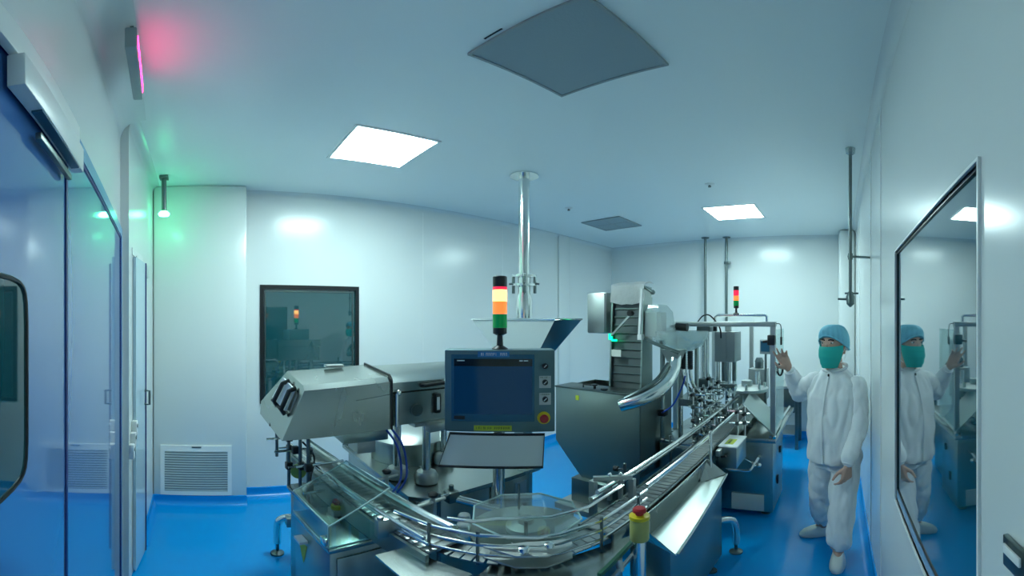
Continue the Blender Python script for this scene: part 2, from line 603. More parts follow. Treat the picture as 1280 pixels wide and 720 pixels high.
# door_2: pale door standing ajar further along
d2 = structure_root('door_2', (-0.445, 2.4, 0))
A, B_ = Vector((-0.437, 2.28, 0)), Vector((-0.428, 2.56, 0))
e2 = (B_ - A).normalized()
n2 = Vector((e2.y, -e2.x, 0))
lf = MB().loft([[A + Vector((0, 0, z)), B_ + Vector((0, 0, z)), B_ - n2 * 0.034 + Vector((0, 0, z)), A - n2 * 0.018 + Vector((0, 0, z))] for z in (0.02, 2.07)])
leaf2 = part(d2, 'door_leaf', lf, 'doorlight')
part(leaf2, 'edge_gasket', MB().bar(B_ + n2 * 0.002 + Vector((0, 0, 0.02)), B_ + n2 * 0.002 + Vector((0, 0, 2.07)), 0.012, 0.008), 'doordark')
part(leaf2, 'door_handle', MB().tube([B_ + e2 * -0.02 + n2 * 0.0 + Vector((0, 0, 1.15)), B_ + e2 * -0.02 + n2 * 0.03 + Vector((0, 0, 1.15)), B_ + e2 * -0.02 + n2 * 0.03 + Vector((0, 0, 1.24)), B_ + e2 * -0.02 + Vector((0, 0, 1.24))], 0.008, 8), 'dsteel')
fr = MB().box(-0.50, 2.60, 0, -0.462, 2.635, 2.12).box(-0.50, 2.25, 2.08, -0.452, 2.60, 2.12)
part(d2, 'door_frame', fr, 'wall')
cl = thing('door_closer', 'small grey door closer box at the top of the pale ajar door', 'door closer', (-0.42, 2.60, 1.97))
part(cl, 'housing', MB().box(-0.468, 2.57, 1.98, -0.425, 2.66, 2.065, 0.004), 'grey')
part(cl, 'indicator', MB().box(-0.460, 2.566, 1.965, -0.430, 2.60, 1.98, 0), 'red')
part(cl, 'closer_arm', MB().bar((-0.45, 2.57, 2.03), (-0.455, 2.36, 2.085), 0.012, 0.008), 'dsteel')

# ------------------------------------------------------------------ ceiling fittings
LTG = 'square light panels in the ceiling'


def ceiling_panel(x, y, lab):
    t = thing('ceiling_light', lab, 'light', (x, y, CZ - 0.012), LTG)
    h = 0.265
    f = MB()
    for a, b, c, d in ((-h - .02, -h - .02, h + .02, -h), (-h - .02, h, h + .02, h + .02), (-h - .02, -h, -h, h), (h, -h, h + .02, h)):
        f.box(x + a, y + b, CZ - 0.008, x + c, y + d, CZ - 0.001)
    part(t, 'frame', f, 'white')
    part(t, 'diffuser', MB().box(x - h, y - h, CZ - 0.006, x + h, y + h, CZ - 0.001), 'diffuser')
    return t


ceiling_panel(1.075, 2.385, 'lit square ceiling panel over the sealing machine, the nearer one')
ceiling_panel(4.19, 1.13, 'lit square ceiling panel over the filling machine, the farther one')


def filter_panel(x, y, h, lab, cross=False):
    t = thing('ceiling_filter', lab, 'filter panel', (x, y, CZ - 0.014), 'grey square air filter panels in the ceiling')
    f = MB()
    for a, b, c, d in ((-h - .012, -h - .012, h + .012, -h), (-h - .012, h, h + .012, h + .012), (-h - .012, -h, -h, h), (h, -h, h + .012, h)):
        f.box(x + a, y + b, CZ - 0.014, x + c, y + d, CZ - 0.001)
    if cross:
        f.box(x - 0.005, y - h, CZ - 0.012, x + 0.005, y + h, CZ - 0.002).box(x - h, y - 0.005, CZ - 0.012, x - 0.005, y + 0.005, CZ - 0.002).box(x + 0.005, y - 0.005, CZ - 0.012, x + h, y + 0.005, CZ - 0.002)
    part(t, 'frame', f, 'grey')
    part(t, 'filter_face', MB().box(x - h, y - h, CZ - 0.009, x + h, y + h, CZ - 0.001), 'filter')
    return t


t = filter_panel(1.185, 0.945, 0.265, 'large grey square filter panel in the ceiling, nearest overhead')
mk = MB()
mk.box(0.888, 1.005, CZ - 0.0015, 0.896, 1.10, CZ - 0.0006)
solo('ceiling_label', mk, 'black', 'thin dark strip on the ceiling beside the nearest grey panel', 'label')
filter_panel(4.10, 2.63, 0.255, 'faint grey crossed filter panel in the ceiling, the small far one', True)
for x, y, lab in ((3.249, 2.619, 'small ceiling sprinkler disc between the steel pipe and the far filter panel'), (3.213, 1.087, 'small ceiling disc in front of the farther lit panel')):
    t = thing('sprinkler', lab, 'sprinkler', (x, y, CZ - 0.03), 'round sprinkler discs in the ceiling')
    part(t, 'escutcheon', MB().lathe((x, y, CZ - 0.012), [(0.02, 0), (0.04, 0.006), (0.042, 0.011)], 20), 'white')
    part(t, 'nozzle', MB().lathe((x, y, CZ - 0.03), [(0.012, 0), (0.014, 0.006), (0.008, 0.018)], 12), 'dsteel')

# red LED sign under the ceiling on the left wall
sg = thing('led_sign', 'narrow red lit sign hanging at the top of the left wall', 'sign', tuple(lw(1.45, 0.13, 2.74)))
S0, S1, P0, P1, Z0, Z1 = 1.24, 1.66, 0.105, 0.145, 2.735, 2.845
part(sg, 'housing', MB().box(S0, P0, Z0, S1, P1, Z1, 0.006, ML), 'grey')
ld = MB()
for k in range(11):
    s0 = S0 + 0.03 + k * 0.033
    ld.box(s0, P1, Z0 + 0.02 + 0.012 * (k % 2), s0 + 0.022, P1 + 0.003, Z0 + 0.085 - 0.012 * (k % 3), 0, ML)
part(sg, 'led_characters', ld, 'led', kind='stuff')
part(sg, 'bracket', MB().bar(lw(1.30, 0.125, 2.845), lw(1.30, 0.125, CZ), 0.012, 0.012).bar(lw(1.60, 0.125, 2.845), lw(1.60, 0.125, CZ), 0.012, 0.012), 'dsteel')

# green lamp on a rod
gl = thing('green_lamp', 'green glowing lamp at the end of a thin ceiling rod in the left corner', 'lamp', (-0.38, 3.165, 2.53))
part(gl, 'ceiling_plate', MB().box(-0.415, 3.13, CZ - 0.03, -0.345, 3.20, CZ - 0.002, 0.003), 'dsteel')
part(gl, 'rod', MB().cyl((-0.38, 3.165, CZ - 0.03), (-0.38, 3.165, 2.585), 0.02), 'dsteel')
part(gl, 'bulb', MB().lathe((-0.38, 3.165, 2.545), [(0.01, 0), (0.04, 0.006), (0.046, 0.022), (0.03, 0.04)], 20), 'greenlamp')

# return air grille on the shaft
gr = thing('return_grille', 'white louvred air return grille low on the wall in the left corner', 'vent', (-0.14, 3.42, 0.07))
f = MB()
GX0, GX1, GZ0, GZ1, GY = -0.44, 0.17, 0.10, 0.59, 3.42
f.box(GX0, GY - 0.012, GZ0, GX0 + 0.035, GY - 0.001, GZ1).box(GX1 - 0.035, GY - 0.012, GZ0, GX1, GY - 0.001, GZ1)
f.box(GX0 + 0.035, GY - 0.012, GZ0, GX1 - 0.035, GY - 0.001, GZ0 + 0.04).box(GX0 + 0.035, GY - 0.012, GZ1 - 0.05, GX1 - 0.035, GY - 0.001, GZ1)
part(gr, 'frame', f, 'white')
part(gr, 'backing', MB().box(GX0 + 0.035, GY - 0.003, GZ0 + 0.04, GX1 - 0.035, GY - 0.001, GZ1 - 0.05), 'grey')
src = None
ns = 17
for k in range(ns):
    z = GZ0 + 0.05 + k * (GZ1 - GZ0 - 0.11) / (ns - 1)
    if src is None:
        z0 = z
        src = part(gr, 'slat', MB().slab([(GX0 + 0.035, GY - 0.004, z - 0.002), (GX1 - 0.035, GY - 0.004, z - 0.002), (GX1 - 0.035, GY - 0.013, z + 0.010), (GX0 + 0.035, GY - 0.013, z + 0.010)], 0.0025), 'white')
    else:
        share(gr, src, (0, 0, z - z0))
part(gr, 'latch', MB().box(-0.17, GY - 0.016, GZ1 - 0.02, -0.09, GY - 0.012, GZ1 - 0.008), 'dsteel')

# wall switches
ws = thing('wall_switch', 'stepped row of small white push buttons on the left wall', 'switch', (-0.49, 2.18, 0.9))
for k in range(3):
    y = 2.152 + 0.042 * k
    z = 0.90 + 0.06 * k
    b = part(ws, 'button_box', MB().box(-0.454, y, z, -0.425, y + 0.036, z + 0.09, 0.004), 'white')
    part(b, 'button', MB().cyl((-0.425, y + 0.021, z + 0.06), (-0.419, y + 0.021, z + 0.06), 0.012), 'grey')
so = thing('wall_socket', 'small dark plate with a white rocker on the right wall below the view window', 'switch', (0.45, YR, 1.36))
part(so, 'plate', MB().box(0.385, YR + 0.0005, 1.36, 0.447, YR + 0.008, 1.412, 0.002), 'dsteel')
part(so, 'rocker', MB().box(0.393, YR + 0.0085, 1.388, 0.438, YR + 0.012, 1.403, 0.001), 'white')

# ------------------------------------------------------------------ pipes from the ceiling
dp = thing('dust_pipe', 'thick polished steel pipe dropping from the ceiling above the funnel', 'pipe', (2.23, 2.25, 1.74))
part(dp, 'ceiling_flange', MB().lathe((2.23, 2.25, CZ - 0.02), [(0.05, 0), (0.115, 0.006), (0.115, 0.018)], 28), 'chrome')
part(dp, 'pipe', MB().cyl((2.23, 2.25, 2.04), (2.23, 2.25, CZ - 0.02), 0.045, seg=24), 'chrome')
part(dp, 'clamp_ring', MB().lathe((2.23, 2.25, 2.035), [(0.05, 0), (0.095, 0.004), (0.095, 0.02), (0.05, 0.024)], 24).lathe((2.23, 2.25, 1.965), [(0.05, 0), (0.095, 0.004), (0.095, 0.02), (0.05, 0.024)], 24), 'chrome')
for k in range(4):
    a = PI / 4 + k * PI / 2
    x, y = 2.23 + 0.085 * math.cos(a), 2.25 + 0.085 * math.sin(a)
    part(dp, 'toggle_clamp', MB().bar((x, y, 1.91), (x, y, 2.06), 0.016, 0.022, 0.003).cyl((x, y, 1.99), (x + 0.035 * math.cos(a), y + 0.035 * math.sin(a), 1.985), 0.008), 'dsteel')
part(dp, 'sleeve', MB().lathe((2.23, 2.25, 1.715), [(0.066, 0), (0.066, 0.14), (0.05, 0.20), (0.052, 0.32)], 24), 'chrome')

rd = thing('drop_rod', 'thin steel drop rod with clamp arms hanging beside the right wall', 'pipe', (2.62, -0.067, 1.78))
part(rd, 'rod', MB().cyl((2.62, -0.067, 1.88), (2.62, -0.067, CZ), 0.011), 'dsteel')
part(rd, 'ceiling_plate', MB().lathe((2.62, -0.067, CZ - 0.05), [(0.018, 0), (0.03, 0.01), (0.034, 0.048)], 16), 'milky')
part(rd, 'wall_arm', MB().cyl((2.62, -0.05, 2.12), (2.66, -0.198, 2.12), 0.008).cyl((2.62, -0.067, 2.10), (2.62, -0.067, 2.14), 0.016), 'dsteel')
part(rd, 'valve', MB().lathe((2.62, -0.067, 1.785), [(0.006, 0), (0.026, 0.02), (0.028, 0.07), (0.016, 0.10)], 14), 'dsteel')
part(rd, 'valve_handle', MB().cyl((2.62, -0.12, 1.875), (2.62, -0.03, 1.875), 0.006).cyl((2.62, -0.067, 1.835), (2.62, 0.015, 1.838), 0.007), 'dsteel')
for x, y, z, lab in ((5.42, 1.90, 0.9, 'thin steel pole from floor to ceiling before the far wall, the left of two'), (5.48, 1.60, 0.9, 'steel pole with a side clamp before the far wall, the right of two')):
    t = thing('service_pole', lab, 'pole', (x, y, 0), 'steel poles before the far wall')
    part(t, 'pole', MB().cyl((x, y, 0.01), (x, y, CZ - 0.01), 0.019, seg=12), 'dsteel')
    part(t, 'flange', MB().lathe((x, y, CZ - 0.014), [(0.05, 0), (0.06, 0.012)], 16), 'dsteel')
    part(t, 'foot', MB().lathe((x, y, 0), [(0.06, 0), (0.055, 0.012)], 16), 'dsteel')
    if y < 1.7:
        part(t, 'clamp', MB().box(x - 0.03, y - 0.06, 2.50, x + 0.03, y + 0.03, 2.54, 0.004), 'dsteel')

# ------------------------------------------------------------------ funnel hopper
fh = thing('funnel_hopper', 'rectangular steel funnel standing under the thick ceiling pipe', 'hopper', (2.2, 2.23, 0))
rim = [(2.05, 1.77, 1.705), (2.35, 1.77, 1.705), (2.35, 2.69, 1.705), (2.05, 2.69, 1.705)]
bot = [(2.14, 2.10, 1.33), (2.26, 2.10, 1.33), (2.26, 2.36, 1.33), (2.14, 2.36, 1.33)]
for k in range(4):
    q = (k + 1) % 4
    part(fh, 'side_sheet', MB().slab([rim[k], rim[q], bot[q], bot[k]], 0.004), 'funnelreflect' if k == 3 else 'dsteel')  # white wall's reflection put into the front sheet's colour, shade into the others
part(fh, 'rim', MB().tube(rim, 0.008, 6, closed=True), 'chrome')
part(fh, 'throat', MB().box(2.14, 2.10, 1.16, 2.26, 2.36, 1.328), 'steel')
part(fh, 'column', MB().box(2.15, 2.18, 0.012, 2.25, 2.28, 1.16), 'steel')
part(fh, 'foot_plate', MB().box(2.05, 2.08, 0, 2.35, 2.38, 0.012), 'steel')

# ------------------------------------------------------------------ table cabinet with drum
tc_ = thing('machine_cabinet', 'low steel cabinet with a flat top plate behind the operator panel', 'cabinet', (1.30, 2.1, 0))
part(tc_, 'cabinet_body', MB().box(0.93, 1.66, 0.10, 1.69, 2.62, 0.775, 0.006), 'steel')
tp = MB()
ol = [(0.90, 1.68), (0.97, 1.61), (1.02, 1.60), (1.72, 1.60), (1.74, 1.62), (1.74, 2.66), (0.90, 2.66)]
tp.slab([(x, y, 0.776) for x, y in ol], 0.024)
part(tc_, 'top_plate', tp, 'steelh')
for x0, x1 in ((0.96, 1.37), (1.385, 1.675)):
    d = part(tc_, 'door', MB().box(x0, 1.648, 0.14, x1, 1.6595, 0.755, 0.003), 'steel')
    part(d, 'latch', MB().box(x1 - 0.06, 1.640, 0.50, x1 - 0.03, 1.6478, 0.56, 0.002), 'dsteel')
part(tc_, 'rating_plate', MB().box(1.56, 1.644, 0.60, 1.65, 1.6475, 0.72), 'satin')
for x, y in ((1.0, 1.74), (1.62, 1.74), (1.0, 2.54), (1.62, 2.54)):
    part(tc_, 'foot', MB().lathe((x, y, 0), [(0.04, 0), (0.04, 0.02), (0.016, 0.03), (0.016, 0.10)], 14), 'dsteel')
dr = thing('feed_drum', 'round steel drum with a pale lid on the low cabinet under the sealing hood', 'drum', (1.22, 2.28, 0.80))
part(dr, 'shell', MB().lathe((1.22, 2.28, 0.8005), [(0.24, 0), (0.24, 0.13)], 40), 'steel')
part(dr, 'lid', MB().lathe((1.22, 2.28, 0.931), [(0.25, 0), (0.25, 0.012), (0.20, 0.05), (0.06, 0.07)], 40), 'satin')

# ------------------------------------------------------------------ cap sealing machine: the long hood on posts
hd = thing('sealing_machine', 'long polished steel machine hood on posts over the left conveyor', 'machine', (0.95, 1.9, 0.80))
F5 = [(0.31, 1.145), (0.335, 1.205), (0.412, 1.378), (0.838, 1.398), (0.838, 1.157)]
st = []
for y, dxl, dzt, dzb in ((1.75, 0, 0, 0), (1.775, -0.002, 0.022, 0.0), (2.10, -0.055, 0.048, 0.05)):
    st.append([(F5[0][0] + dxl, y, F5[0][1] + dzb), (F5[1][0] + dxl - 0.02 * (y > 2), y, F5[1][1] + dzb * 1.2), (F5[2][0] + dxl * 0.2, y, F5[2][1] + dzt), (F5[3][0], y, F5[3][1] + dzt), (F5[4][0], y, F5[4][1] + dzb)])
hood = part(hd, 'hood', MB().loft(st), 'steelh', smooth=20)
ec = lambda u, v, o: Vector((0.335 + (0.405 - 0.335) * v - 0.055 * u * (1 - 0.6 * v), 1.765 + 0.32 * u, 1.205 + 0.175 * v + 0.05 * u)) + Vector((-0.93, -0.08, 0.36)) * o
part(hood, 'handle_recess', MB().loft([[ec(.20, .30, .002), ec(.80, .30, .002), ec(.80, .88, .002), ec(.20, .88, .002)], [ec(.20, .30, .014), ec(.80, .30, .014), ec(.80, .88, .014), ec(.20, .88, .014)]]), 'white')
hb = MB()
for u in (0.20, 0.56):
    hb.tube([ec(u, .22, .004), ec(u, .30, .03), ec(u, .80, .03), ec(u, .92, .004)], 0.012, 8)
hb.tube([ec(.20, .22, .006), ec(.80, .22, .006)], 0.008, 6)
part(hood, 'handle', hb, 'black')
part(hood, 'end_seam', MB().tube([ec(.60, -.02, .001), ec(.60, .28, .001)], 0.003, 6).tube([ec(.60, .05, .001), (0.31 - 0.03, 1.93, 1.17)], 0.003, 6), 'black')
part(hood, 'seam_line', MB().bar((0.66, 1.7495, 1.318), (0.836, 1.7495, 1.335), 0.003, 0.002), 'dsteel')
gas = MB()
gas.bar((0.843, 1.748, 1.155), (0.843, 1.748, 1.405), 0.012, 0.009).bar((0.843, 1.748, 1.405), (0.843, 1.775, 1.427), 0.012, 0.009).bar((0.843, 1.775, 1.427), (0.843, 2.10, 1.452), 0.009, 0.012)
part(hood, 'gasket', gas, 'black')
part(hood, 'hinge_lug', MB().box(0.60, 2.04, 1.443, 0.70, 2.09, 1.458, 0.003), 'satin')
pts = []
s2 = []
for y, zt, zb in ((1.775, 1.30, 1.165), (1.775, 1.395, 1.165), (1.80, 1.418, 1.165), (2.10, 1.440, 1.165)):
    pass
box2 = MB().loft([[(x, 1.772, 1.165), (x, 1.772, 1.332), (x, 2.08, 1.345), (x, 2.08, 1.165)] for x in (0.862, 1.42)])
b2 = part(hd, 'control_housing', box2, 'steelh')
part(b2, 'round_port', MB().cyl((0.995, 1.771, 1.235), (0.995, 1.762, 1.235), 0.032, seg=24), 'dsteel')
part(b2, 'side_handle', MB().box(1.095, 1.755, 1.205, 1.135, 1.771, 1.315, 0.012), 'black')
part(b2, 'handle_label', MB().box(1.107, 1.7535, 1.225, 1.124, 1.7548, 1.295), 'white')
ld_ = MB().loft([[(x, 1.765, 1.342), (x, 1.765, 1.388), (x, 1.80, 1.41), (x, 2.09, 1.44), (x, 2.09, 1.352)] for x in (0.856, 1.43)])
lid = part(hd, 'lid', ld_, 'steelh')
part(lid, 'lid_handle', MB().tube([(1.02, 1.765, 1.362), (1.02, 1.738, 1.366), (1.15, 1.738, 1.372), (1.15, 1.765, 1.368)], 0.010, 8), 'black')
part(hd, 'hinge_column', MB().cyl((0.875, 1.755, 1.165), (0.875, 1.755, 1.335), 0.012).ball((0.885, 1.755, 1.338), 0.016), 'chrome')
for x, y in ((1.07, 1.80), (0.965, 1.93), (1.32, 2.02)):
    p = part(hd, 'post', MB().cyl((x, y, 0.80), (x, y, 1.164), 0.022, seg=16), 'chrome')
    part(p, 'collar', MB().lathe((x, y, 0.8005), [(0.045, 0), (0.06, 0.006), (0.064, 0.045), (0.05, 0.07), (0.024, 0.078)], 24), 'satin')
part(hd, 'clamp_block', MB().box(1.04, 1.72, 1.115, 1.16, 1.768, 1.160, 0.008).box(0.98, 1.76, 1.145, 1.20, 1.84, 1.163), 'satin')
part(hd, 'induction_head', MB().box(0.62, 1.82, 1.08, 0.86, 2.05, 1.143, 0.006), 'steel')
part(hd, 'head_block', MB().box(0.70, 1.84, 1.012, 0.80, 1.98, 1.079, 0.006), 'satin')
for dx, lb_ in ((0, 'blue air hose under the sealing hood, the left of the pair'), (0.03, 'blue air hose under the sealing hood, the right of the pair')):
    solo('air_hose', MB().tube([(0.84 + dx, 1.80, 1.140), (0.875 + dx, 1.76, 1.07), (0.89 + dx, 1.74, 0.97), (0.865 + dx, 1.70, 0.89), (0.80 + dx, 1.66, 0.845)], 0.006, 8, 6), 'bluehose',
         lb_, 'hose', 'pair of blue air hoses under the hood')

# ------------------------------------------------------------------ left conveyor (runs towards the corner)
CE = Vector((0.17, -1.24, 0)).normalized()          # running direction, towards the camera
CN = Vector((-CE.y, CE.x, 0))                        # to its side, away from the left wall
CO = Vector((0.56, 2.34, 0))                         # centre line, far end


def lc(s, p, z):
    q = CO + CE * s + CN * p
    return Vector((q.x, q.y, z))


MC = Matrix.Translation(CO) @ Matrix(((CE.x, CN.x, 0, 0), (CE.y, CN.y, 0, 0), (0, 0, 1, 0), (0, 0, 0, 1)))
cv = thing('infeed_conveyor', 'short steel conveyor passing under the hood towards the round turntable', 'conveyor', tuple(lc(0.65, 0, 0)))
CL = 1.30
bd = MB().box(0.0, -0.125, 0.80, CL, -0.113, 0.895, 0, MC).box(0.0, 0.033, 0.80, CL, 0.045, 0.895, 0, MC)
part(cv, 'side_frame', bd, 'steel')
sl = None
pitch = 0.038
n = int(CL / pitch)
for k in range(n):
    s = k * pitch
    if sl is None:
        sl = part(cv, 'belt_link', MB().box(s + 0.001, -0.110, 0.888, s + pitch - 0.002, 0.030, 0.898, 0.002, MC), 'beltlink')
    else:
        share(cv, sl, tuple(CE * (k * pitch)))
for p, z, r in ((-0.115, 0.955, 0.008), (-0.100, 0.925, 0.007), (0.012, 0.945, 0.018), (0.034, 0.922, 0.012)):
    part(cv, 'guide_rail', MB().cyl(lc(-0.02, p, z), lc(CL - 0.02, p, z), r, seg=10), 'chrome')
for s in (0.10, 0.42):
    b = MB().cyl(lc(s, -0.14, 0.82), lc(s, -0.14, 1.02), 0.008, seg=10).cyl(lc(s, -0.20, 0.955), lc(s, -0.11, 0.955), 0.007, seg=10)
    g = part(cv, 'rail_bracket', b, 'chrome')
    part(g, 'knob', MB().cyl(lc(s, -0.14, 1.018), lc(s, -0.14, 1.04), 0.013, seg=10), 'black')
    part(g, 'clamp', MB().box(s - .014, -0.154, 0.94, s + .014, -0.126, 0.97, 0.003, MC), 'black')
for s in (0.72, 1.05):
    b = MB().cyl(lc(s, 0.11, 0.81), lc(s, 0.11, 0.965), 0.009, seg=10).cyl(lc(s, 0.02, 0.945), lc(s, 0.17, 0.945), 0.008, seg=10).box(s - 0.02, 0.046, 0.80, s + 0.02, 0.13, 0.815, 0, MC)
    g = part(cv, 'rail_bracket', b, 'satin')
    part(g, 'knob', MB().lathe(lc(s, 0.11, 0.965), [(0.008, 0), (0.02, 0.006), (0.022, 0.018), (0.014, 0.024)], 14), 'black')
part(cv, 'sensor_disc', MB().cyl(lc(0.34, -0.17, 0.90), lc(0.36, -0.18, 0.90), 0.04, seg=18), 'limedisc', 'olive round plastic disc')

# stack of rods and blocks clamped at the conveyor's far end
rk = thing('sensor_rack', 'cluster of steel rods and black clamps left of the infeed conveyor', 'bracket', tuple(lc(0.18, -0.20, 0.80)))
for s, p, z0, z1 in ((0.30, -0.21, 0.80, 1.12), (0.36, -0.17, 0.80, 1.10), (0.52, -0.19, 0.80, 1.14), (0.22, -0.25, 0.95, 1.13)):
    part(rk, 'upright_rod', MB().cyl(lc(s, p, z0), lc(s, p, z1), 0.009, seg=10), 'dsteel')
for s, p0, p1, z in ((0.30, -0.33, -0.12, 1.08), (0.34, -0.30, -0.10, 1.02), (0.38, -0.24, -0.05, 0.94), (0.50, -0.24, 0.00, 0.985), (0.53, -0.23, -0.03, 0.89), (0.56, -0.23, -0.02, 0.865)):
    part(rk, 'cross_rod', MB().cyl(lc(s, p0, z), lc(s, p1, z), 0.007, seg=10), 'chrome')
for s, p, z in ((0.30, -0.21, 1.08), (0.34, -0.19, 1.02), (0.38, -0.17, 0.94), (0.52, -0.19, 0.985), (0.53, -0.19, 0.88), (0.30, -0.21, 0.92)):
    part(rk, 'clamp', MB().box(s - 0.017, p - 0.017, z - 0.02, s + 0.017, p + 0.017, z + 0.02, 0.004, MC), 'black')
part(rk, 'rack_cable', MB().tube([lc(0.34, -0.15, 1.06), lc(0.42, -0.12, 1.0), lc(0.50, -0.17, 0.92), lc(0.52, -0.20, 0.84)], 0.005, 8, 5), 'cable')

# base cabinet under the infeed conveyor
bc = thing('infeed_cabinet', 'tall steel base cabinet under the infeed conveyor and its clear guard', 'cabinet', (0.62, 1.7, 0))
M2 = MC
part(bc, 'cabinet_body', MB().box(0.605, -0.285, 0.06, 0.965, 0.10, 0.775, 0.005, M2), 'steel')
part(bc, 'rear_body', MB().box(0.30, -0.20, 0.06, 0.604, 0.10, 0.775, 0.005, M2), 'steel')
part(bc, 'top_plate', MB().box(0.605, -0.295, 0.776, 0.98, 0.115, 0.798, 0.002, M2).box(0.28, -0.215, 0.776, 0.6045, 0.115, 0.798, 0.002, M2), 'steelh')
part(bc, 'access_door', MB().box(0.9665, -0.26, 0.10, 0.975, 0.08, 0.74, 0.003, M2), 'steel')
wl_ = MB().slab([lc(0.66, -0.2862, 0.66), lc(0.71, -0.2862, 0.56), lc(0.75, -0.2862, 0.68)], 0.001)
part(bc, 'warning_triangle', wl_, 'yellowlab', 'yellow green triangle sticker')
for s in (0.36, 0.92):
    for p in (-0.15, 0.05):
        part(bc, 'foot', MB().lathe(lc(s, p, 0), [(0.035, 0), (0.035, 0.015), (0.012, 0.025), (0.012, 0.06)], 12), 'dsteel')
lg = MB().tube([(0.56, 2.46, 0.33), (0.48, 2.49, 0.335), (0.43, 2.52, 0.30), (0.42, 2.535, 0.22), (0.42, 2.54, 0.10)], 0.027, 12, 5)
part(cv, 'bent_leg', lg, 'chrome')
part(cv, 'bent_leg_foot', MB().cyl((0.42, 2.54, 0.03), (0.42, 2.54, 0.10), 0.012).lathe((0.42, 2.54, 0), [(0.045, 0), (0.045, 0.012), (0.015, 0.03)], 16), 'dsteel')
part(cv, 'leg_crossbar', MB().box(0.46, 2.42, 0.29, 0.66, 2.50, 0.36, 0.004), 'steel')
part(cv, 'leg', MB().box(0.55, 2.33, 0.012, 0.60, 2.38, 0.80).box(0.55, 2.38, 0.29, 0.60, 2.42, 0.36), 'steel')

# clear acrylic guard over the conveyor
GDL = 'clear acrylic guard with a sloping lid over the infeed conveyor'
gd = thing('acrylic_guard', GDL, 'guard', (0.56, 1.5, 0.80))
g0, g1 = 0.60, 0.965
GL, GA, GR = -0.292, -0.035, 0.088
part(gd, 'sloping_panel', MB().slab([lc(g0, GL, 0.905), lc(g1, GL, 0.905), lc(g1, GA, 1.02), lc(g0, GA, 1.02)], 0.005), 'clear')
part(gd, 'left_panel', MB().slab([lc(g0, GL, 0.80), lc(g1, GL, 0.80), lc(g1, GL, 0.902), lc(g0, GL, 0.902)], -0.005), 'clear')
part(gd, 'end_panel', MB().slab([lc(g1 + .004, GL, 0.80), lc(g1 + .004, GR, 0.80), lc(g1 + .004, GR, 0.88), lc(g1 + .004, GA, 1.015), lc(g1 + .004, GL, 0.90)], 0.005), 'clear')
e = MB()
for a, b in ((lc(g0, GL, 0.908), lc(g1, GL, 0.908)), (lc(g0, GA, 1.024), lc(g1, GA, 1.024)), (lc(g1 + .004, GL, 0.80), lc(g1 + .004, GL, 0.905)), (lc(g1 + .004, GL, 0.905), lc(g1 + .004, GA, 1.02)), (lc(g0, GL, 0.905), lc(g0, GA, 1.02)), (lc(g0, GL - .002, 0.803), lc(g1, GL - .002, 0.803)), (lc(g1 + .006, GL, 0.803), lc(g1 + .006, GR, 0.803))):
    e.bar(a, b, 0.005, 0.005)
part(gd, 'panel_edges', e, 'clearedge')
part(gd, 'corner_clip', MB().box(g1 - 0.03, GL - 0.018, 0.815, g1 + 0.01, GL - 0.002, 0.85, 0.003, MC), 'chrome')
part(gd, 'white_catch', MB().box(g0 + 0.09, GL - 0.03, 0.70, g0 + 0.16, GL + 0.0065, 0.715, 0.002, MC), 'white')
es = thing('guarded_stop_button', 'yellow and red stop button under the clear sloping guard', 'button', tuple(lc(0.70, -0.13, 0.83)))
part(es, 'yellow_base', MB().lathe(lc(0.70, -0.13, 0.83), [(0.026, 0), (0.026, 0.018), (0.02, 0.02)], 18), 'yellow')
part(es, 'red_cap', MB().lathe(lc(0.70, -0.13, 0.851), [(0.012, 0), (0.012, 0.008), (0.021, 0.010), (0.018, 0.022)], 18), 'redbtn')
part(es, 'stem_box', MB().box(0.67, -0.16, 0.7985, 0.73, -0.10, 0.8295, 0.002, MC), 'satin')

# ------------------------------------------------------------------ round turntable at the corner
tt = thing('turntable', 'round steel turntable with a clear cover where the two conveyors meet', 'turntable', (1.02, 1.02, 0))
TX, TY = 1.03, 1.03
part(tt, 'pedestal', MB().lathe((TX, TY, 0.01), [(0.20, 0), (0.20, 0.02), (0.10, 0.06), (0.10, 0.78)], 24), 'steel')
part(tt, 'disc', MB().lathe((TX, TY, 0.79), [(0.15, 0), (0.208, 0.02), (0.214, 0.065), (0.210, 0.075)], 48), 'steelh')
part(tt, 'hub', MB().lathe((TX, TY, 0.8655), [(0.075, 0), (0.075, 0.02), (0.03, 0.03), (0.03, 0.05)], 20), 'satin')
oc = [(TX + 0.205 * math.cos(PI / 8 + k * PI / 4 + 0.1), TY + 0.205 * math.sin(PI / 8 + k * PI / 4 + 0.1)) for k in range(8)]
part(tt, 'clear_cover', MB().slab([(x, y, 0.930) for x, y in oc], 0.008), 'turnglass')
part(tt, 'cover_edge', MB().tube([(x, y, 0.934) for x, y in oc], 0.004, 6, closed=True), 'clearedge')
part(tt, 'cover_pin', MB().cyl((TX + 0.09, TY + 0.13, 0.876), (TX + 0.09, TY + 0.13, 1.0), 0.005).cyl((TX - 0.07, TY - 0.07, 0.876), (TX - 0.07, TY - 0.07, 0.95), 0.007), 'dsteel')
for dx, dy in ((-0.21, 0.10), (-0.16, 0.16)):
    part(tt, 'bottle_pocket', MB().lathe((TX + dx, TY + dy, 0.866), [(0.022, 0), (0.024, 0.05), (0.02, 0.056)], 14), 'milky')

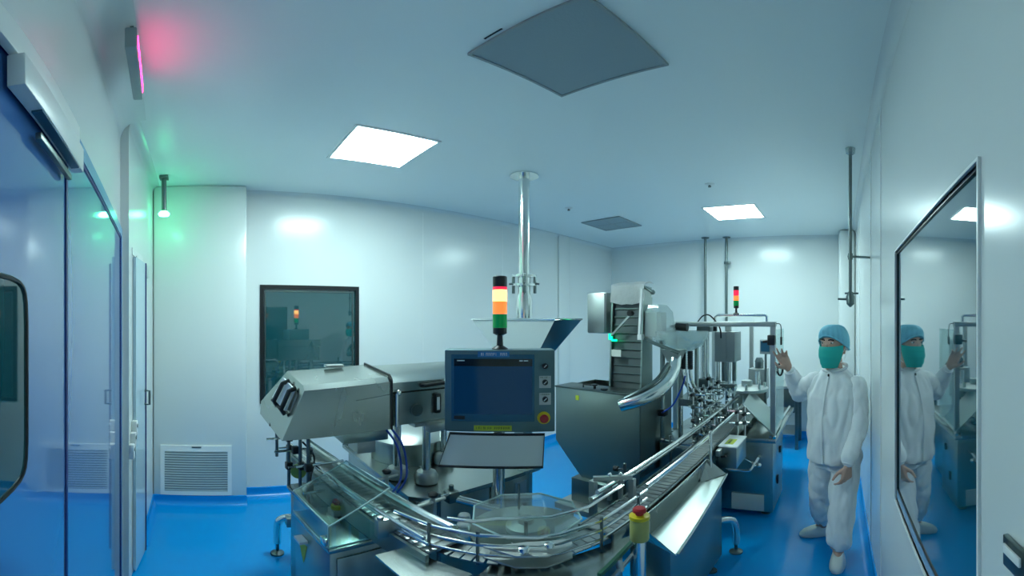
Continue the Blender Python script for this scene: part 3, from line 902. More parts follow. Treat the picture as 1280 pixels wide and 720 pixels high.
# deck plates in front
pl = thing('deck_plate', 'flat steel sheet jutting towards the camera left of the corner rails', 'plate', (0.60, 1.05, 0))
pp = [(0.50, 1.155), (0.628, 1.165), (0.645, 1.05), (0.69, 0.905), (0.52, 0.86)]
part(pl, 'sheet', MB().slab([(x, y, 0.862) for x, y in pp][::-1], -0.008), 'steelh')
part(pl, 'support', MB().box(0.56, 0.98, 0.012, 0.61, 1.03, 0.861), 'steel')
part(pl, 'foot', MB().box(0.52, 0.94, 0, 0.65, 1.07, 0.012), 'steel')
pl2 = thing('turntable_deck', 'wide steel deck sheet in front of the round turntable', 'plate', (0.9, 0.75, 0))
pp = [(0.705, 0.90), (0.80, 0.94), (0.90, 0.82), (1.27, 0.70), (1.265, 0.685), (0.93, 0.648), (0.80, 0.62), (0.73, 0.68)]
part(pl2, 'sheet', MB().slab([(x, y, 0.850) for x, y in pp][::-1], -0.008), 'steelh')
part(pl2, 'support', MB().box(0.88, 0.66, 0.012, 0.93, 0.71, 0.849), 'steel')
part(pl2, 'foot', MB().box(0.83, 0.61, 0, 0.98, 0.76, 0.012), 'steel')
part(pl2, 'wear_strip', MB().bar((0.93, 0.640, 0.862), (1.27, 0.678, 0.872), 0.012, 0.018), 'greenpaint', 'dark green edge strip')
part(pl2, 'lower_bar', MB().bar((0.96, 0.63, 0.815), (1.27, 0.672, 0.825), 0.010, 0.014).cyl((1.05, 0.643, 0.81), (1.05, 0.65, 0.86), 0.012), 'satin')

# corner guide rails bending round the turntable
cr = thing('corner_guide_rails', 'stacked bent guide rails sweeping round in front of the turntable', 'rail', (0.8, 0.85, 0.85))
path = [(0.61, 1.24), (0.665, 1.07), (0.735, 0.95), (0.86, 0.81), (0.92, 0.775), (1.00, 0.755), (1.07, 0.735), (1.40, 0.735)]
for z, r in ((0.905, 0.005), (0.945, 0.007), (0.985, 0.007)):
    part(cr, 'bent_rail', MB().tube([(x, y, z) for x, y in path], r, 8), 'chrome')
inner = [(0.735, 1.10), (0.79, 1.03), (0.86, 1.0), (1.0, 0.88), (1.14, 0.835), (1.40, 0.845)]
part(cr, 'inner_rail', MB().tube([(x, y, 0.985) for x, y in inner], 0.007, 8), 'chrome')
oct_ = [(0.745, 0.925), (0.775, 0.815), (0.835, 0.755), (0.93, 0.735), (0.97, 0.77), (0.86, 0.86)]
for z in (0.895, 0.94):
    part(cr, 'angled_plate', MB().slab([(x, y, z) for x, y in oct_][::-1], -0.006), 'satin')
for x, y in ((0.80, 0.81), (0.87, 0.775)):
    part(cr, 'knob', MB().lathe((x, y, 0.946), [(0.008, 0), (0.008, 0.01), (0.016, 0.014), (0.016, 0.028), (0.01, 0.03)], 14), 'chrome')
for x, y in ((0.655, 1.085), (0.74, 0.945), (1.08, 0.733), (1.33, 0.733)):
    part(cr, 'rail_post', MB().cyl((x, y, 0.86), (x, y, 1.0), 0.006, seg=8), 'dsteel')
part(cr, 'end_block', MB().box(0.545, 1.235, 0.875, 0.63, 1.27, 0.955, 0.004), 'satin')
part(cr, 'end_block_knob', MB().lathe((0.56, 1.25, 0.9555), [(0.012, 0), (0.012, 0.012), (0.006, 0.014)], 14), 'satin')

# curved plate chain joining the two conveyors in front of the turntable
cc = thing('corner_chain', 'curved plate chain joining both conveyors under the bent guide rails', 'conveyor', (0.85, 0.9, 0))
cpath = catmull([Vector(v) for v in ((0.715, 1.13, 0.872), (0.745, 1.03, 0.872), (0.815, 0.925, 0.872), (0.93, 0.845, 0.872), (1.06, 0.805, 0.876), (1.135, 0.79, 0.88))], 40)
step, acc, last = 0.034, 0.0, cpath[0]
for a, b in zip(cpath, cpath[1:]):
    acc += (b - a).length
    if acc >= step:
        acc = 0.0
        t_ = (b - a).normalized()
        n_ = Vector((-t_.y, t_.x, 0))
        part(cc, 'chain_plate', MB().slab([b + n_ * 0.055 - t_ * 0.018, b - n_ * 0.055 - t_ * 0.018, b - n_ * 0.055 + t_ * 0.014, b + n_ * 0.055 + t_ * 0.014], 0.005), 'beltlink')
part(cc, 'chain_track', MB().tube([p_ + Vector((0, 0, -0.012)) for p_ in cpath], 0.010, 8), 'dsteel')
part(cc, 'support_column', MB().cyl((0.82, 0.92, 0.012), (0.82, 0.92, 0.855), 0.02).lathe((0.82, 0.92, 0), [(0.06, 0), (0.06, 0.012)], 16), 'dsteel')

# pneumatic pusher between cabinet and turntable
pu = thing('pusher_cylinder', 'slanting steel cylinder arm clamped on a rod beside the low cabinet', 'bracket', (1.0, 1.45, 0.80))
part(pu, 'barrel', MB().cyl((1.03, 1.52, 0.83), (1.16, 1.36, 0.79), 0.021, seg=14).cyl((1.155, 1.366, 0.7915), (1.175, 1.342, 0.786), 0.025, seg=14), 'chrome')
part(pu, 'carrier_rod', MB().cyl((0.80, 1.40, 0.90), (1.02, 1.50, 0.86), 0.008), 'chrome')
part(pu, 'clamp', MB().box(1.0, 1.48, 0.81, 1.06, 1.54, 0.87, 0.008).cyl((1.03, 1.51, 0.87), (1.03, 1.51, 0.90), 0.012), 'dsteel')
part(pu, 'stand', MB().cyl((0.93, 1.46, 0.012), (0.93, 1.46, 0.90), 0.010).lathe((0.93, 1.46, 0), [(0.05, 0), (0.05, 0.012)], 14), 'dsteel')

# ------------------------------------------------------------------ right conveyor (runs away to the filling machine)
def rc(x, p, z):
    """point on the right conveyor at x, p across it"""
    return Vector((x, 0.79 + 0.022 * (x - 1.3) + p, z))


oc_ = thing('outfeed_conveyor', 'long steel slat conveyor running away to the filling machine', 'conveyor', (2.4, 0.82, 0))
X0, X1 = 1.14, 3.90
ang = math.atan(0.022)
MR = Matrix.Translation(rc(X0, 0, 0)) @ Matrix.Rotation(ang, 4, 'Z')
LRC = (X1 - X0)
part(oc_, 'side_frame', MB().box(0, -0.062, 0.80, LRC, -0.052, 0.898, 0, MR).box(0, 0.078, 0.80, LRC, 0.088, 0.898, 0, MR), 'steelh')
sl = None
n = int(LRC / 0.04)
for k in range(n):
    if sl is None:
        sl = part(oc_, 'belt_slat', MB().box(0.0015, -0.050, 0.888, 0.0375, 0.074, 0.899, 0.003, MR), 'belt')
    else:
        share(oc_, sl, (0.04 * k * math.cos(ang), 0.04 * k * math.sin(ang), 0))
for p, z, r, a, b in ((-0.035, 0.985, 0.009, 0.30, LRC), (0.085, 0.995, 0.011, 0.12, LRC), (0.115, 0.955, 0.011, 0.12, LRC), (0.15, 0.915, 0.009, 0.3, 2.0), (-0.012, 0.95, 0.007, 0.35, LRC)):
    part(oc_, 'guide_rail', MB().cyl(MR @ Vector((a, p, z)), MR @ Vector((b, p, z)), r, seg=10), 'chrome')
for x in (0.42, 0.95, 1.45, 1.95, 2.4):
    g = part(oc_, 'rail_bracket', MB().cyl(MR @ Vector((x, 0.135, 0.80)), MR @ Vector((x, 0.135, 1.02)), 0.008).cyl(MR @ Vector((x, 0.08, 0.985)), MR @ Vector((x, 0.17, 0.985)), 0.006), 'dsteel')
    part(g, 'knob', MB().cyl(MR @ Vector((x, 0.17, 0.985)), MR @ Vector((x, 0.19, 0.985)), 0.014), 'black')
part(oc_, 'base_body', MB().box(1.55, 0.70, 0.10, 2.30, 0.90, 0.72, 0.005).box(1.60, 0.78, 0.72, 2.25, 0.86, 0.80), 'steel')
for x in (1.62, 2.22):
    for y in (0.74, 0.86):
        part(oc_, 'foot', MB().lathe((x, y, 0), [(0.035, 0), (0.035, 0.014), (0.012, 0.02), (0.012, 0.10)], 12), 'dsteel')
part(oc_, 'leg', MB().box(1.24, 0.78, 0.012, 1.29, 0.83, 0.80), 'steel')
part(oc_, 'bent_leg', MB().tube([(2.33, 0.80, 0.30), (2.42, 0.74, 0.315), (2.49, 0.685, 0.285), (2.507, 0.668, 0.20), (2.507, 0.668, 0.08)], 0.026, 12, 5), 'chrome')
part(oc_, 'bent_leg_foot', MB().cyl((2.507, 0.668, 0.02), (2.507, 0.668, 0.09), 0.012).lathe((2.507, 0.668, 0), [(0.045, 0), (0.045, 0.012), (0.014, 0.03)], 16), 'dsteel')

# stainless catch tray hung on its side
tr = thing('catch_tray', 'open polished steel catch tray hung along the right side of the conveyor', 'tray', (1.78, 0.66, 0.70))
xi0, xi1 = 1.385, 2.13
part(tr, 'back_sheet', MB().slab([(1.30, 0.716, 0.885), (xi1, 0.733, 0.885), (2.00, 0.738, 0.782), (1.37, 0.722, 0.757)], 0.004), 'steelh')
part(tr, 'bottom_sheet', MB().slab([(1.37, 0.722, 0.757), (2.00, 0.738, 0.782), (2.20, 0.645, 0.768), (1.325, 0.575, 0.740)], 0.004), 'traysheet')
part(tr, 'end_sheet', MB().slab([(xi1 + 0.004, 0.738, 0.885), (2.004, 0.738, 0.782), (2.204, 0.645, 0.768)], 0.004), 'steelh')
part(tr, 'near_end_sheet', MB().slab([(1.298, 0.722, 0.885), (1.368, 0.722, 0.757), (1.322, 0.575, 0.740)], 0.003), 'steelh')
part(tr, 'rolled_lip', MB().tube([(1.325, 0.572, 0.742), (2.205, 0.642, 0.770)], 0.006, 8).tube([(1.318, 0.572, 0.742), (1.366, 0.720, 0.759)], 0.003, 8), 'chrome')
part(tr, 'hanger', MB().cyl((2.13, 0.715, 0.79), (2.13, 0.715, 1.06), 0.008), 'chrome')

# rail gate over the belt
ga = thing('rail_gate', 'small square steel gate frame standing across the outfeed conveyor', 'frame', (1.39, 0.88, 0.80))
gp0, gp1 = Vector((1.345, 0.955, 0)), Vector((1.45, 0.83, 0))
gsh = Vector((0.085, 0.02, 0))
q0, q1 = gp0 + gsh * 0.9, gp1 - gsh * 0.2
for (p, z0, z1, r) in ((gp0, 0.80, 1.00, 0.013), (gp1, 0.90, 1.00, 0.012), (gp0.lerp(gp1, 0.42), 0.90, 1.00, 0.008), (gp0.lerp(gp1, 0.7), 0.90, 1.00, 0.008)):
    part(ga, 'upright', MB().bar((p.x, p.y, z0), (p.x, p.y, z1), r * 2.0, r * 2.0), 'satin')
part(ga, 'top_bar', MB().bar((gp0.x, gp0.y, 1.01), (gp1.x, gp1.y, 1.01), 0.02, 0.018), 'satin')
for f_ in (0.42, 0.7):
    p = gp0.lerp(gp1, f_)
    part(ga, 'clamp_screw', MB().ball((p.x, p.y, 1.025), 0.010), 'chrome')

# emergency stop on a post at the front
ep = thing('emergency_stop_post', 'yellow and red emergency stop on a steel post in the foreground', 'button', (1.14, 0.625, 0))
ex, ey = 1.14, 0.625
part(ep, 'base_plate', MB().lathe((ex, ey, 0), [(0.09, 0), (0.09, 0.01), (0.03, 0.02)], 24), 'steel')
part(ep, 'post', MB().cyl((ex, ey, 0.018), (ex, ey, 0.905), 0.021, seg=18), 'chrome')
part(ep, 'yellow_housing', MB().lathe((ex, ey, 0.906), [(0.030, 0), (0.032, 0.004), (0.032, 0.082), (0.028, 0.088)], 24), 'housing')
part(ep, 'yellow_ring', MB().lathe((ex, ey, 0.9945), [(0.030, 0), (0.034, 0.004), (0.034, 0.016), (0.022, 0.018)], 24), 'yellow')
part(ep, 'red_cap', MB().lathe((ex, ey, 1.0130), [(0.014, 0), (0.014, 0.008), (0.023, 0.012), (0.023, 0.022), (0.018, 0.028)], 24), 'redbtn')

# ------------------------------------------------------------------ operator panel
HC = Vector((1.205, 1.375, 0))
HE = Vector((1.398 - 1.018, 1.205 - 1.550, 0)).normalized()     # panel's left to right
HN = Vector((HE.y, -HE.x, 0))                                     # out of the screen, to the camera
if HN.dot(-HC) < 0:
    HN = -HN
MH = Matrix.Translation(HC) @ Matrix(((HE.x, HN.x, 0, 0), (HE.y, HN.y, 0, 0), (0, 0, 1, 0), (0, 0, 0, 1)))   # local x right, y towards camera


def hb_(x0, y0, z0, x1, y1, z1, bev=0.0, mb=None):
    return (mb or MB()).box(x0, y0, z0, x1, y1, z1, bev, MH)


hm = thing('operator_panel', 'grey operator panel with a dark blue screen on a steel post', 'control panel', tuple(HC))
HW = 0.254
part(hm, 'enclosure', hb_(-HW, -0.12, 1.172, HW, 0.0, 1.562, 0.006), 'panel_teal')
bz = part(hm, 'screen_bezel', hb_(-HW + 0.032, 0.0005, 1.225, HW - 0.095, 0.006, 1.542, 0.003), 'bezel')
part(bz, 'screen', hb_(-HW + 0.045, 0.0062, 1.262, HW - 0.105, 0.0075, 1.522), 'screen')
part(bz, 'screen_header', hb_(-HW + 0.045, 0.0078, 1.488, HW - 0.105, 0.0085, 1.522), 'screenbar')
mk = MB()
for x0, x1 in ((-0.195, -0.16), (0.09, 0.105), (0.11, 0.13)):
    hb_(x0, 0.0086, 1.511, x1, 0.009, 1.516, 0, mk)
part(bz, 'header_marks', mk, 'inkw', kind='stuff')
part(bz, 'maker_plate', hb_(-HW + 0.045, 0.0062, 1.236, -HW + 0.095, 0.007, 1.252), 'black')
lb = part(hm, 'blue_label', hb_(-0.10, 0.0062, 1.530, 0.045, 0.0072, 1.556), 'bluelab', 'blue label strip with pale lettering')
def strokes(x0, x1, z0, z1, y, seed, gap=None):
    r = random.Random(seed)
    m = MB()
    x = x0
    while x < x1:
        wd = (z1 - z0) * r.uniform(0.45, 0.7)
        if r.random() < 0.14:
            x += wd
            continue
        k = r.randrange(4)
        s = (z1 - z0) * 0.16
        hb_(x, y, z0, x + s, y + 0.0004, z1, 0, m)
        if k != 0:
            hb_(x + s, y, z1 - s, x + wd, y + 0.0004, z1, 0, m)
        if k in (1, 2):
            hb_(x + s, y, (z0 + z1) / 2 - s / 2, x + wd, y + 0.0004, (z0 + z1) / 2 + s / 2, 0, m)
        if k in (2, 3):
            hb_(x + wd - s, y, z0, x + wd, y + 0.0004, z1 - s, 0, m)
        x += wd + (z1 - z0) * 0.28
    return m
part(lb, 'lettering', strokes(-0.085, 0.035, 1.537, 1.550, 0.0073, 3), 'inkw', kind='stuff')
yl = part(hm, 'yellow_label', hb_(-0.118, 0.0005, 1.180, 0.055, 0.0015, 1.206), 'yellowlab', 'yellow label strip with dark lettering')
part(yl, 'lettering', strokes(-0.108, 0.045, 1.187, 1.199, 0.0016, 5), 'ink', kind='stuff')
KX = HW - 0.046
for z, kind in ((1.488, 0), (1.412, 1), (1.332, 2)):
    if kind:
        b = part(hm, 'button_plate', hb_(KX - 0.027, 0.0005, z - 0.027, KX + 0.027, 0.0015, z + 0.030), 'satin')
        part(b, 'plate_marks', strokes(KX - 0.022, KX + 0.02, z + 0.019, z + 0.026, 0.0016, 8 + kind), 'ink', kind='stuff')
    c0 = MH @ Vector((KX, 0.0016, z))
    c1 = MH @ Vector((KX, 0.012, z))
    c2 = MH @ Vector((KX, 0.020, z))
    k = part(hm, 'selector_switch', MB().cyl(c0, c1, 0.013, seg=18), 'black')
    part(k, 'switch_face', MB().bar(MH @ Vector((KX - 0.006, 0.013, z - 0.006)), MH @ Vector((KX + 0.006, 0.013, z + 0.006)), 0.005, 0.004), 'inkw')
zE = 1.243
eb = part(hm, 'stop_ring', MB().cyl(MH @ Vector((KX - 0.006, 0.0005, zE)), MH @ Vector((KX - 0.006, 0.007, zE)), 0.030, seg=28), 'yellow', 'yellow ring round the red stop button')
part(eb, 'stop_button', MB().lathe(MH @ Vector((KX - 0.006, 0.007, zE)), [(0.012, 0), (0.012, 0.01), (0.020, 0.014), (0.020, 0.022), (0.014, 0.027)], 24, axis=HN), 'redbtn')
tray = [MH @ Vector(v) for v in ((-0.228, 0.006, 1.165), (0.205, 0.006, 1.162), (0.190, 0.075, 1.022), (-0.268, 0.075, 1.022))]
kt = part(hm, 'keyboard_tray', MB().slab(tray, 0.012), 'kbsheet')
part(kt, 'tray_edge', MB().tube(tray, 0.007, 6, closed=True), 'black')
p0 = MH @ Vector((-0.005, -0.06, 0))
part(hm, 'post', MB().cyl((p0.x, p0.y, 0.018), (p0.x, p0.y, 1.171), 0.028, seg=20), 'chrome')
part(hm, 'foot_plate', MB().lathe((p0.x, p0.y, 0), [(0.12, 0), (0.12, 0.01), (0.035, 0.02)], 24), 'steel')


def signal_tower(x, y, z, h, r, lab, lit):
    t = thing('signal_tower', lab, 'signal light', (x, y, z), 'stacked signal lights on the machines')
    k = h
    part(t, 'stand', MB().lathe((x, y, z), [(r * 1.15, 0), (r * 1.1, 0.012 * k), (r * 0.45, 0.05 * k), (r * 0.38, 0.19 * k)], 20), 'black')
    part(t, 'socket', MB().lathe((x, y, z + 0.19 * k), [(r * 0.5, 0), (r * 0.97, 0.025 * k), (r * 0.97, 0.10 * k)], 20), 'black')
    part(t, 'green_lens', MB().lathe((x, y, z + 0.292 * k), [(r, 0), (r, 0.185 * k), (r * .96, 0.188 * k)], 24), 'green')
    part(t, 'amber_lens', MB().lathe((x, y, z + 0.484 * k), [(r, 0), (r, 0.165 * k), (r * .96, 0.168 * k)], 24), 'amber')
    part(t, 'red_lens', MB().lathe((x, y, z + 0.656 * k), [(r, 0), (r, 0.15 * k), (r * .96, 0.153 * k)], 24), 'redlit' if lit else 'red')
    part(t, 'red_collar', MB().lathe((x, y, z + 0.812 * k), [(r, 0), (r, 0.038 * k)], 24), 'red')
    part(t, 'cap', MB().lathe((x, y, z + 0.853 * k), [(r, 0), (r, 0.135 * k), (r * 0.85, 0.147 * k)], 24), 'black')
    return t


pt = MH @ Vector((0.0, -0.06, 0))
signal_tower(pt.x, pt.y, 1.5625, 0.345, 0.034, 'stacked signal light with lit amber lens on top of the operator panel', True)

# ------------------------------------------------------------------ cap hopper on its trolley
hp = thing('cap_hopper', 'tapered steel hopper on a wheeled trolley beyond the outfeed conveyor', 'hopper', (2.45, 1.6, 0))
ya, yb, yc = 1.93, 1.23, 1.70
front = [(ya, 1.20), (ya, 0.79), (1.66, 0.50), (1.26, 0.50), (yb, 0.62), (yb, 1.20)]
part(hp, 'front_sheet', MB().slab([(2.25, y, z) for y, z in front], 0.006), 'steel')
sd = MB()
for (y0, z0), (y1, z1) in zip(front[:-1], front[1:]):
    sd.slab([(2.257, y0, z0), (2.257, y1, z1), (2.74, y1, z1), (2.74, y0, z0)], 0.005)
part(hp, 'side_sheets', sd, 'steel')
part(hp, 'rear_sheet', MB().slab([(2.741, y, z) for y, z in front], 0.005), 'steel')
lid_ = part(hp, 'lid', MB().box(2.24, yb + 0.002, 1.2005, 2.445, ya + 0.01, 1.212, 0.003), 'dsteel')
part(lid_, 'lid_knob', MB().lathe((2.30, 1.62, 1.2125), [(0.01, 0), (0.01, 0.018), (0.022, 0.024), (0.022, 0.032)], 14).tube([(2.30, 1.72, 1.2125), (2.30, 1.72, 1.235), (2.30, 1.64, 1.237), (2.30, 1.62, 1.235)], 0.006, 8).lathe((2.30, 1.54, 1.2125), [(0.026, 0), (0.026, 0.008)], 16), 'black')
part(hp, 'caution_sticker', MB().box(2.2415, 1.715, 1.125, 2.2435, 1.745, 1.16), 'yellowlab', 'small yellow sticker')
part(hp, 'outlet_box', MB().box(2.20, 1.44, 0.345, 2.62, 1.75, 0.535, 0.004), 'dsteel')
part(hp, 'trolley_platform', MB().box(2.10, 1.28, 0.295, 2.76, 1.82, 0.344, 0.005), 'satin')
for x in (2.17, 2.69):
    for y in (1.34, 1.76):
        c = part(hp, 'caster', MB().box(x - 0.025, y - 0.035, 0.10, x + 0.025, y - 0.027, 0.29).box(x - 0.025, y + 0.027, 0.10, x + 0.025, y + 0.035, 0.29).box(x - 0.04, y - 0.04, 0.281, x + 0.04, y + 0.04, 0.294), 'dsteel')
        part(c, 'wheel', MB().cyl((x, y - 0.022, 0.075), (x, y + 0.022, 0.075), 0.075, seg=20), 'black')

# inclined cleated elevator rising out of the hopper
el = thing('cap_elevator', 'upright cleated belt elevator rising out of the tapered hopper', 'elevator', (2.52, 1.47, 0))
def ez(u, y, o=0.0):
    """point on the elevator: u up it 0..1, y across, o out towards the hopper side"""
    return Vector((2.46 + 0.07 * u - o, y, 0.70 + 1.22 * u + o * 0.05))
for y0, y1 in ((1.335, 1.347), (1.593, 1.605)):
    part(el, 'side_frame', MB().loft([[ez(0, y0, 0.03), ez(0, y1, 0.03), ez(0, y1, -0.09), ez(0, y0, -0.09)], [ez(1.02, y0, 0.03), ez(1.02, y1, 0.03), ez(1.02, y1, -0.09), ez(1.02, y0, -0.09)]]), 'steel')
part(el, 'belt', MB().loft([[ez(0.0, 1.35, 0.0), ez(0.0, 1.59, 0.0), ez(0.0, 1.59, -0.06), ez(0.0, 1.35, -0.06)], [ez(1.0, 1.35, 0.0), ez(1.0, 1.59, 0.0), ez(1.0, 1.59, -0.06), ez(1.0, 1.35, -0.06)]]), 'beltgrey')
c0 = None
for k in range(12):
    u = 0.40 + k * 0.048
    if c0 is None:
        c0, u0 = part(el, 'cleat', MB().loft([[ez(u, 1.352, 0.0), ez(u, 1.588, 0.0), ez(u + 0.003, 1.588, 0.012), ez(u + 0.003, 1.352, 0.012)], [ez(u + 0.006, 1.352, 0.0), ez(u + 0.006, 1.588, 0.0), ez(u + 0.009, 1.588, 0.012), ez(u + 0.009, 1.352, 0.012)]]), 'dsteel'), u
    else:
        share(el, c0, tuple(ez(u, 1.5) - ez(u0, 1.5)))
rings = []
for k in range(11):
    a = k / 10
    wv = lambda q: 0.004 * math.sin(11 * a + q)
    if a < 0.5:
        p_ = ez(0.925 + 0.10 * a / 0.5, 0, 0.036)
    else:
        p_ = ez(1.025, 0, 0.036) + Vector((0.16 * (a - 0.5) / 0.5, 0, 0.03 * math.sin((a - 0.5) * 2 * PI * 0.8)))
    rings.append([Vector((p_.x + wv(j * 1.7), 1.330 + 0.28 * j / 6, p_.z + wv(j * 2.3 + 1) - (0.02 * math.sin(j / 6 * PI) if a < 0.05 else 0))) for j in range(7)])
m_ = MB()
vs = [[m_.b.verts.new(p) for p in r] for r in rings]
for a, b in zip(vs, vs[1:]):
    for j in range(6):
        m_.b.faces.new((a[j], a[j + 1], b[j + 1], b[j]))
bmesh.ops.solidify(m_.b, geom=m_.b.faces[:], thickness=0.004)
part(el, 'top_cover', m_, 'film', 'crinkled white plastic cover')
part(el, 'support_column', MB().box(2.78, 1.44, 0.012, 2.84, 1.50, 1.88).box(2.60, 1.45, 1.66, 2.782, 1.49, 1.72), 'steel')
part(el, 'foot_plate', MB().box(2.77, 1.37, 0, 2.95, 1.57, 0.012), 'steel')
cbx = part(el, 'control_box', MB().box(2.46, 1.63, 1.60, 2.62, 1.80, 1.905, 0.008), 'satin')
part(cbx, 'box_door', MB().box(2.450, 1.637, 1.607, 2.4595, 1.793, 1.898, 0.004), 'satin')
part(el, 'box_bracket', MB().box(2.52, 1.605, 1.72, 2.58, 1.63, 1.76), 'steel')
part(el, 'green_indicator', MB().box(2.455, 1.575, 1.555, 2.466, 1.605, 1.60).box(2.449, 1.53, 1.545, 2.455, 1.575, 1.560), 'greendot', 'glowing green indicator strip')
part(el, 'paper_label', MB().box(2.448, 1.495, 1.435, 2.452, 1.575, 1.485), 'paper')
st_ = part(el, 'strut', MB().bar((2.440, 1.385, 1.76), (2.445, 1.575, 1.585), 0.012, 0.014), 'satin')
part(st_, 'knob', MB().cyl((2.44, 1.40, 1.748), (2.405, 1.40, 1.746), 0.02, seg=14), 'black')
part(el, 'edge_rail', MB().bar((2.44, 1.338, 1.57), (2.47, 1.333, 1.92), 0.018, 0.02).box(2.43, 1.318, 1.56, 2.475, 1.352, 1.60, 0.004), 'white')
part(el, 'lamp_bracket', MB().cyl((2.52, 1.33, 1.93), (2.50, 1.27, 1.90), 0.012).ball((2.50, 1.265, 1.895), 0.018), 'dsteel')

# cap sorter: clear hood, bowl, tubes and return chute
cs = thing('cap_sorter', 'clear hooded cap sorter with chutes between elevator and filling machine', 'feeder', (2.62, 1.2, 0.842))
part(cs, 'clear_hood', MB().loft([[(2.48, 1.32, 1.56), (2.72, 1.32, 1.56), (2.72, 1.17, 1.56), (2.48, 1.17, 1.56)], [(2.48, 1.315, 1.76), (2.70, 1.315, 1.76), (2.70, 1.20, 1.76), (2.48, 1.20, 1.76)], [(2.50, 1.30, 1.81), (2.66, 1.30, 1.81), (2.66, 1.23, 1.81), (2.50, 1.23, 1.81)]]), 'milky')
part(cs, 'hood_plate', MB().box(2.50, 1.235, 1.585, 2.66, 1.325, 1.755), 'satin')
part(cs, 'bowl', MB().lathe((2.66, 1.12, 1.46), [(0.05, 0), (0.16, 0.06), (0.20, 0.12), (0.205, 0.16), (0.195, 0.16), (0.15, 0.07), (0.04, 0.02)], 32), 'milky')
part(cs, 'bowl_drive', MB().cyl((2.66, 1.12, 1.30), (2.66, 1.12, 1.458), 0.045, seg=18), 'satin')
part(cs, 'slide_rail', MB().bar((2.46, 1.31, 1.572), (2.43, 1.03, 1.49), 0.010, 0.012).bar((2.46, 1.29, 1.552), (2.43, 1.04, 1.478), 0.010, 0.012), 'dsteel')
part(cs, 'drop_cone', MB().loft([[(2.43, 1.17, 1.50), (2.55, 1.17, 1.50), (2.55, 1.03, 1.50), (2.43, 1.03, 1.50)], [(2.45, 1.13, 1.42), (2.53, 1.13, 1.42), (2.53, 1.06, 1.42), (2.45, 1.06, 1.42)]]), 'satin')
part(cs, 'return_chute', MB().tube([(2.49, 1.085, 1.45), (2.43, 1.075, 1.365), (2.28, 1.075, 1.28), (2.18, 1.155, 1.215), (2.13, 1.255, 1.175), (2.12, 1.29, 1.16)], 0.043, 16, 6), 'chrome')
part(cs, 'chute_channel', MB().tube([(2.40, 1.10, 1.41), (2.26, 1.11, 1.325), (2.16, 1.18, 1.26), (2.11, 1.26, 1.21)], 0.014, 8, 5), 'dsteel')
for dy, z0 in ((-0.012, 1.49), (0.042, 1.475)):
    part(cs, 'corrugated_tube', MB().lathe((2.60, 1.035 + dy, 1.355), [(0.018 if k % 2 else 0.021, 0.008 * k) for k in range(int((z0 - 1.355) / 0.008) + 1)], 14), 'black')
    part(cs, 'curved_guide', MB().tube([(2.60, 1.035 + dy, 1.352), (2.61, 1.03 + dy, 1.28), (2.68, 1.02 + dy, 1.20), (2.80, 1.0 + dy, 1.13), (2.92, 0.985 + dy, 1.09)], 0.013, 10, 6), 'chrome')
for x, y, z1 in ((2.52, 1.198, 1.56), (2.66, 1.12, 1.30), (2.80, 1.05, 1.52)):
    part(cs, 'support_post', MB().cyl((x, y, 0.843), (x, y, z1), 0.017, seg=12), 'steel')
part(cs, 'post_clamp', MB().box(2.49, 1.168, 1.02, 2.55, 1.224, 1.07, 0.006), 'black')
part(cs, 'motor', MB().cyl((2.74, 1.10, 1.645), (2.74, 1.19, 1.65), 0.03, seg=16).cyl((2.74, 1.19, 1.65), (2.74, 1.24, 1.655), 0.018, 0.008, seg=12), 'black')
solo('sorter_cable', MB().tube([(2.488, 1.19, 1.05), (2.43, 1.15, 1.07), (2.44, 1.08, 1.13), (2.47, 1.03, 1.25), (2.50, 1.02, 1.32)], 0.006, 8, 6), 'bluehose', 'thin blue cable looping from post clamp to the cap sorter', 'cable')
sc_ = thing('sorter_cabinet', 'plain dark steel cabinet under the cap sorter posts', 'cabinet', (2.72, 1.12, 0))
part(sc_, 'cabinet_body', MB().box(2.50, 0.955, 0.06, 2.98, 1.212, 0.825, 0.005), 'steel')
part(sc_, 'top_plate', MB().box(2.49, 0.945, 0.826, 2.99, 1.218, 0.842, 0.003), 'steelh')
for x in (2.55, 2.92):
    for y in (1.0, 1.17):
        part(sc_, 'foot', MB().lathe((x, y, 0), [(0.035, 0), (0.035, 0.015), (0.012, 0.02), (0.012, 0.06)], 12), 'dsteel')
part(sc_, 'side_panel', MB().slab([(2.4985, 0.98, 0.10), (2.4985, 1.19, 0.10), (2.4985, 1.19, 0.80), (2.4985, 0.98, 0.80)], 0.004), 'steel')

# junction box beside the conveyor
jb = thing('junction_box', 'steel box with a bright white top beside the outfeed conveyor', 'box', (2.47, 0.68, 0.745))
part(jb, 'box_body', MB().box(2.36, 0.625, 0.745, 2.61, 0.738, 0.888, 0.003), 'steel')
part(jb, 'white_lid', MB().box(2.355, 0.62, 0.889, 2.615, 0.742, 0.899, 0.002), 'white')
mk = MB()
for k in range(4):
    mk.box(2.42 + 0.022 * k, 0.685, 0.8992, 2.436 + 0.022 * k, 0.70, 0.8996)
part(jb, 'lid_print', MB().box(2.40, 0.66, 0.8991, 2.52, 0.715, 0.8993), 'yellowlab', 'yellow green sticker')
part(jb, 'print_marks', mk, 'ink', kind='stuff')
part(jb, 'mounting_bracket', MB().box(2.44, 0.7385, 0.80, 2.54, 0.754, 0.86), 'satin')
part(jb, 'clamp_block', MB().box(2.29, 0.71, 0.845, 2.354, 0.738, 0.885, 0.004), 'satin')
part(jb, 'clamp_lever', MB().cyl((2.32, 0.708, 0.835), (2.29, 0.67, 0.855), 0.008), 'black')

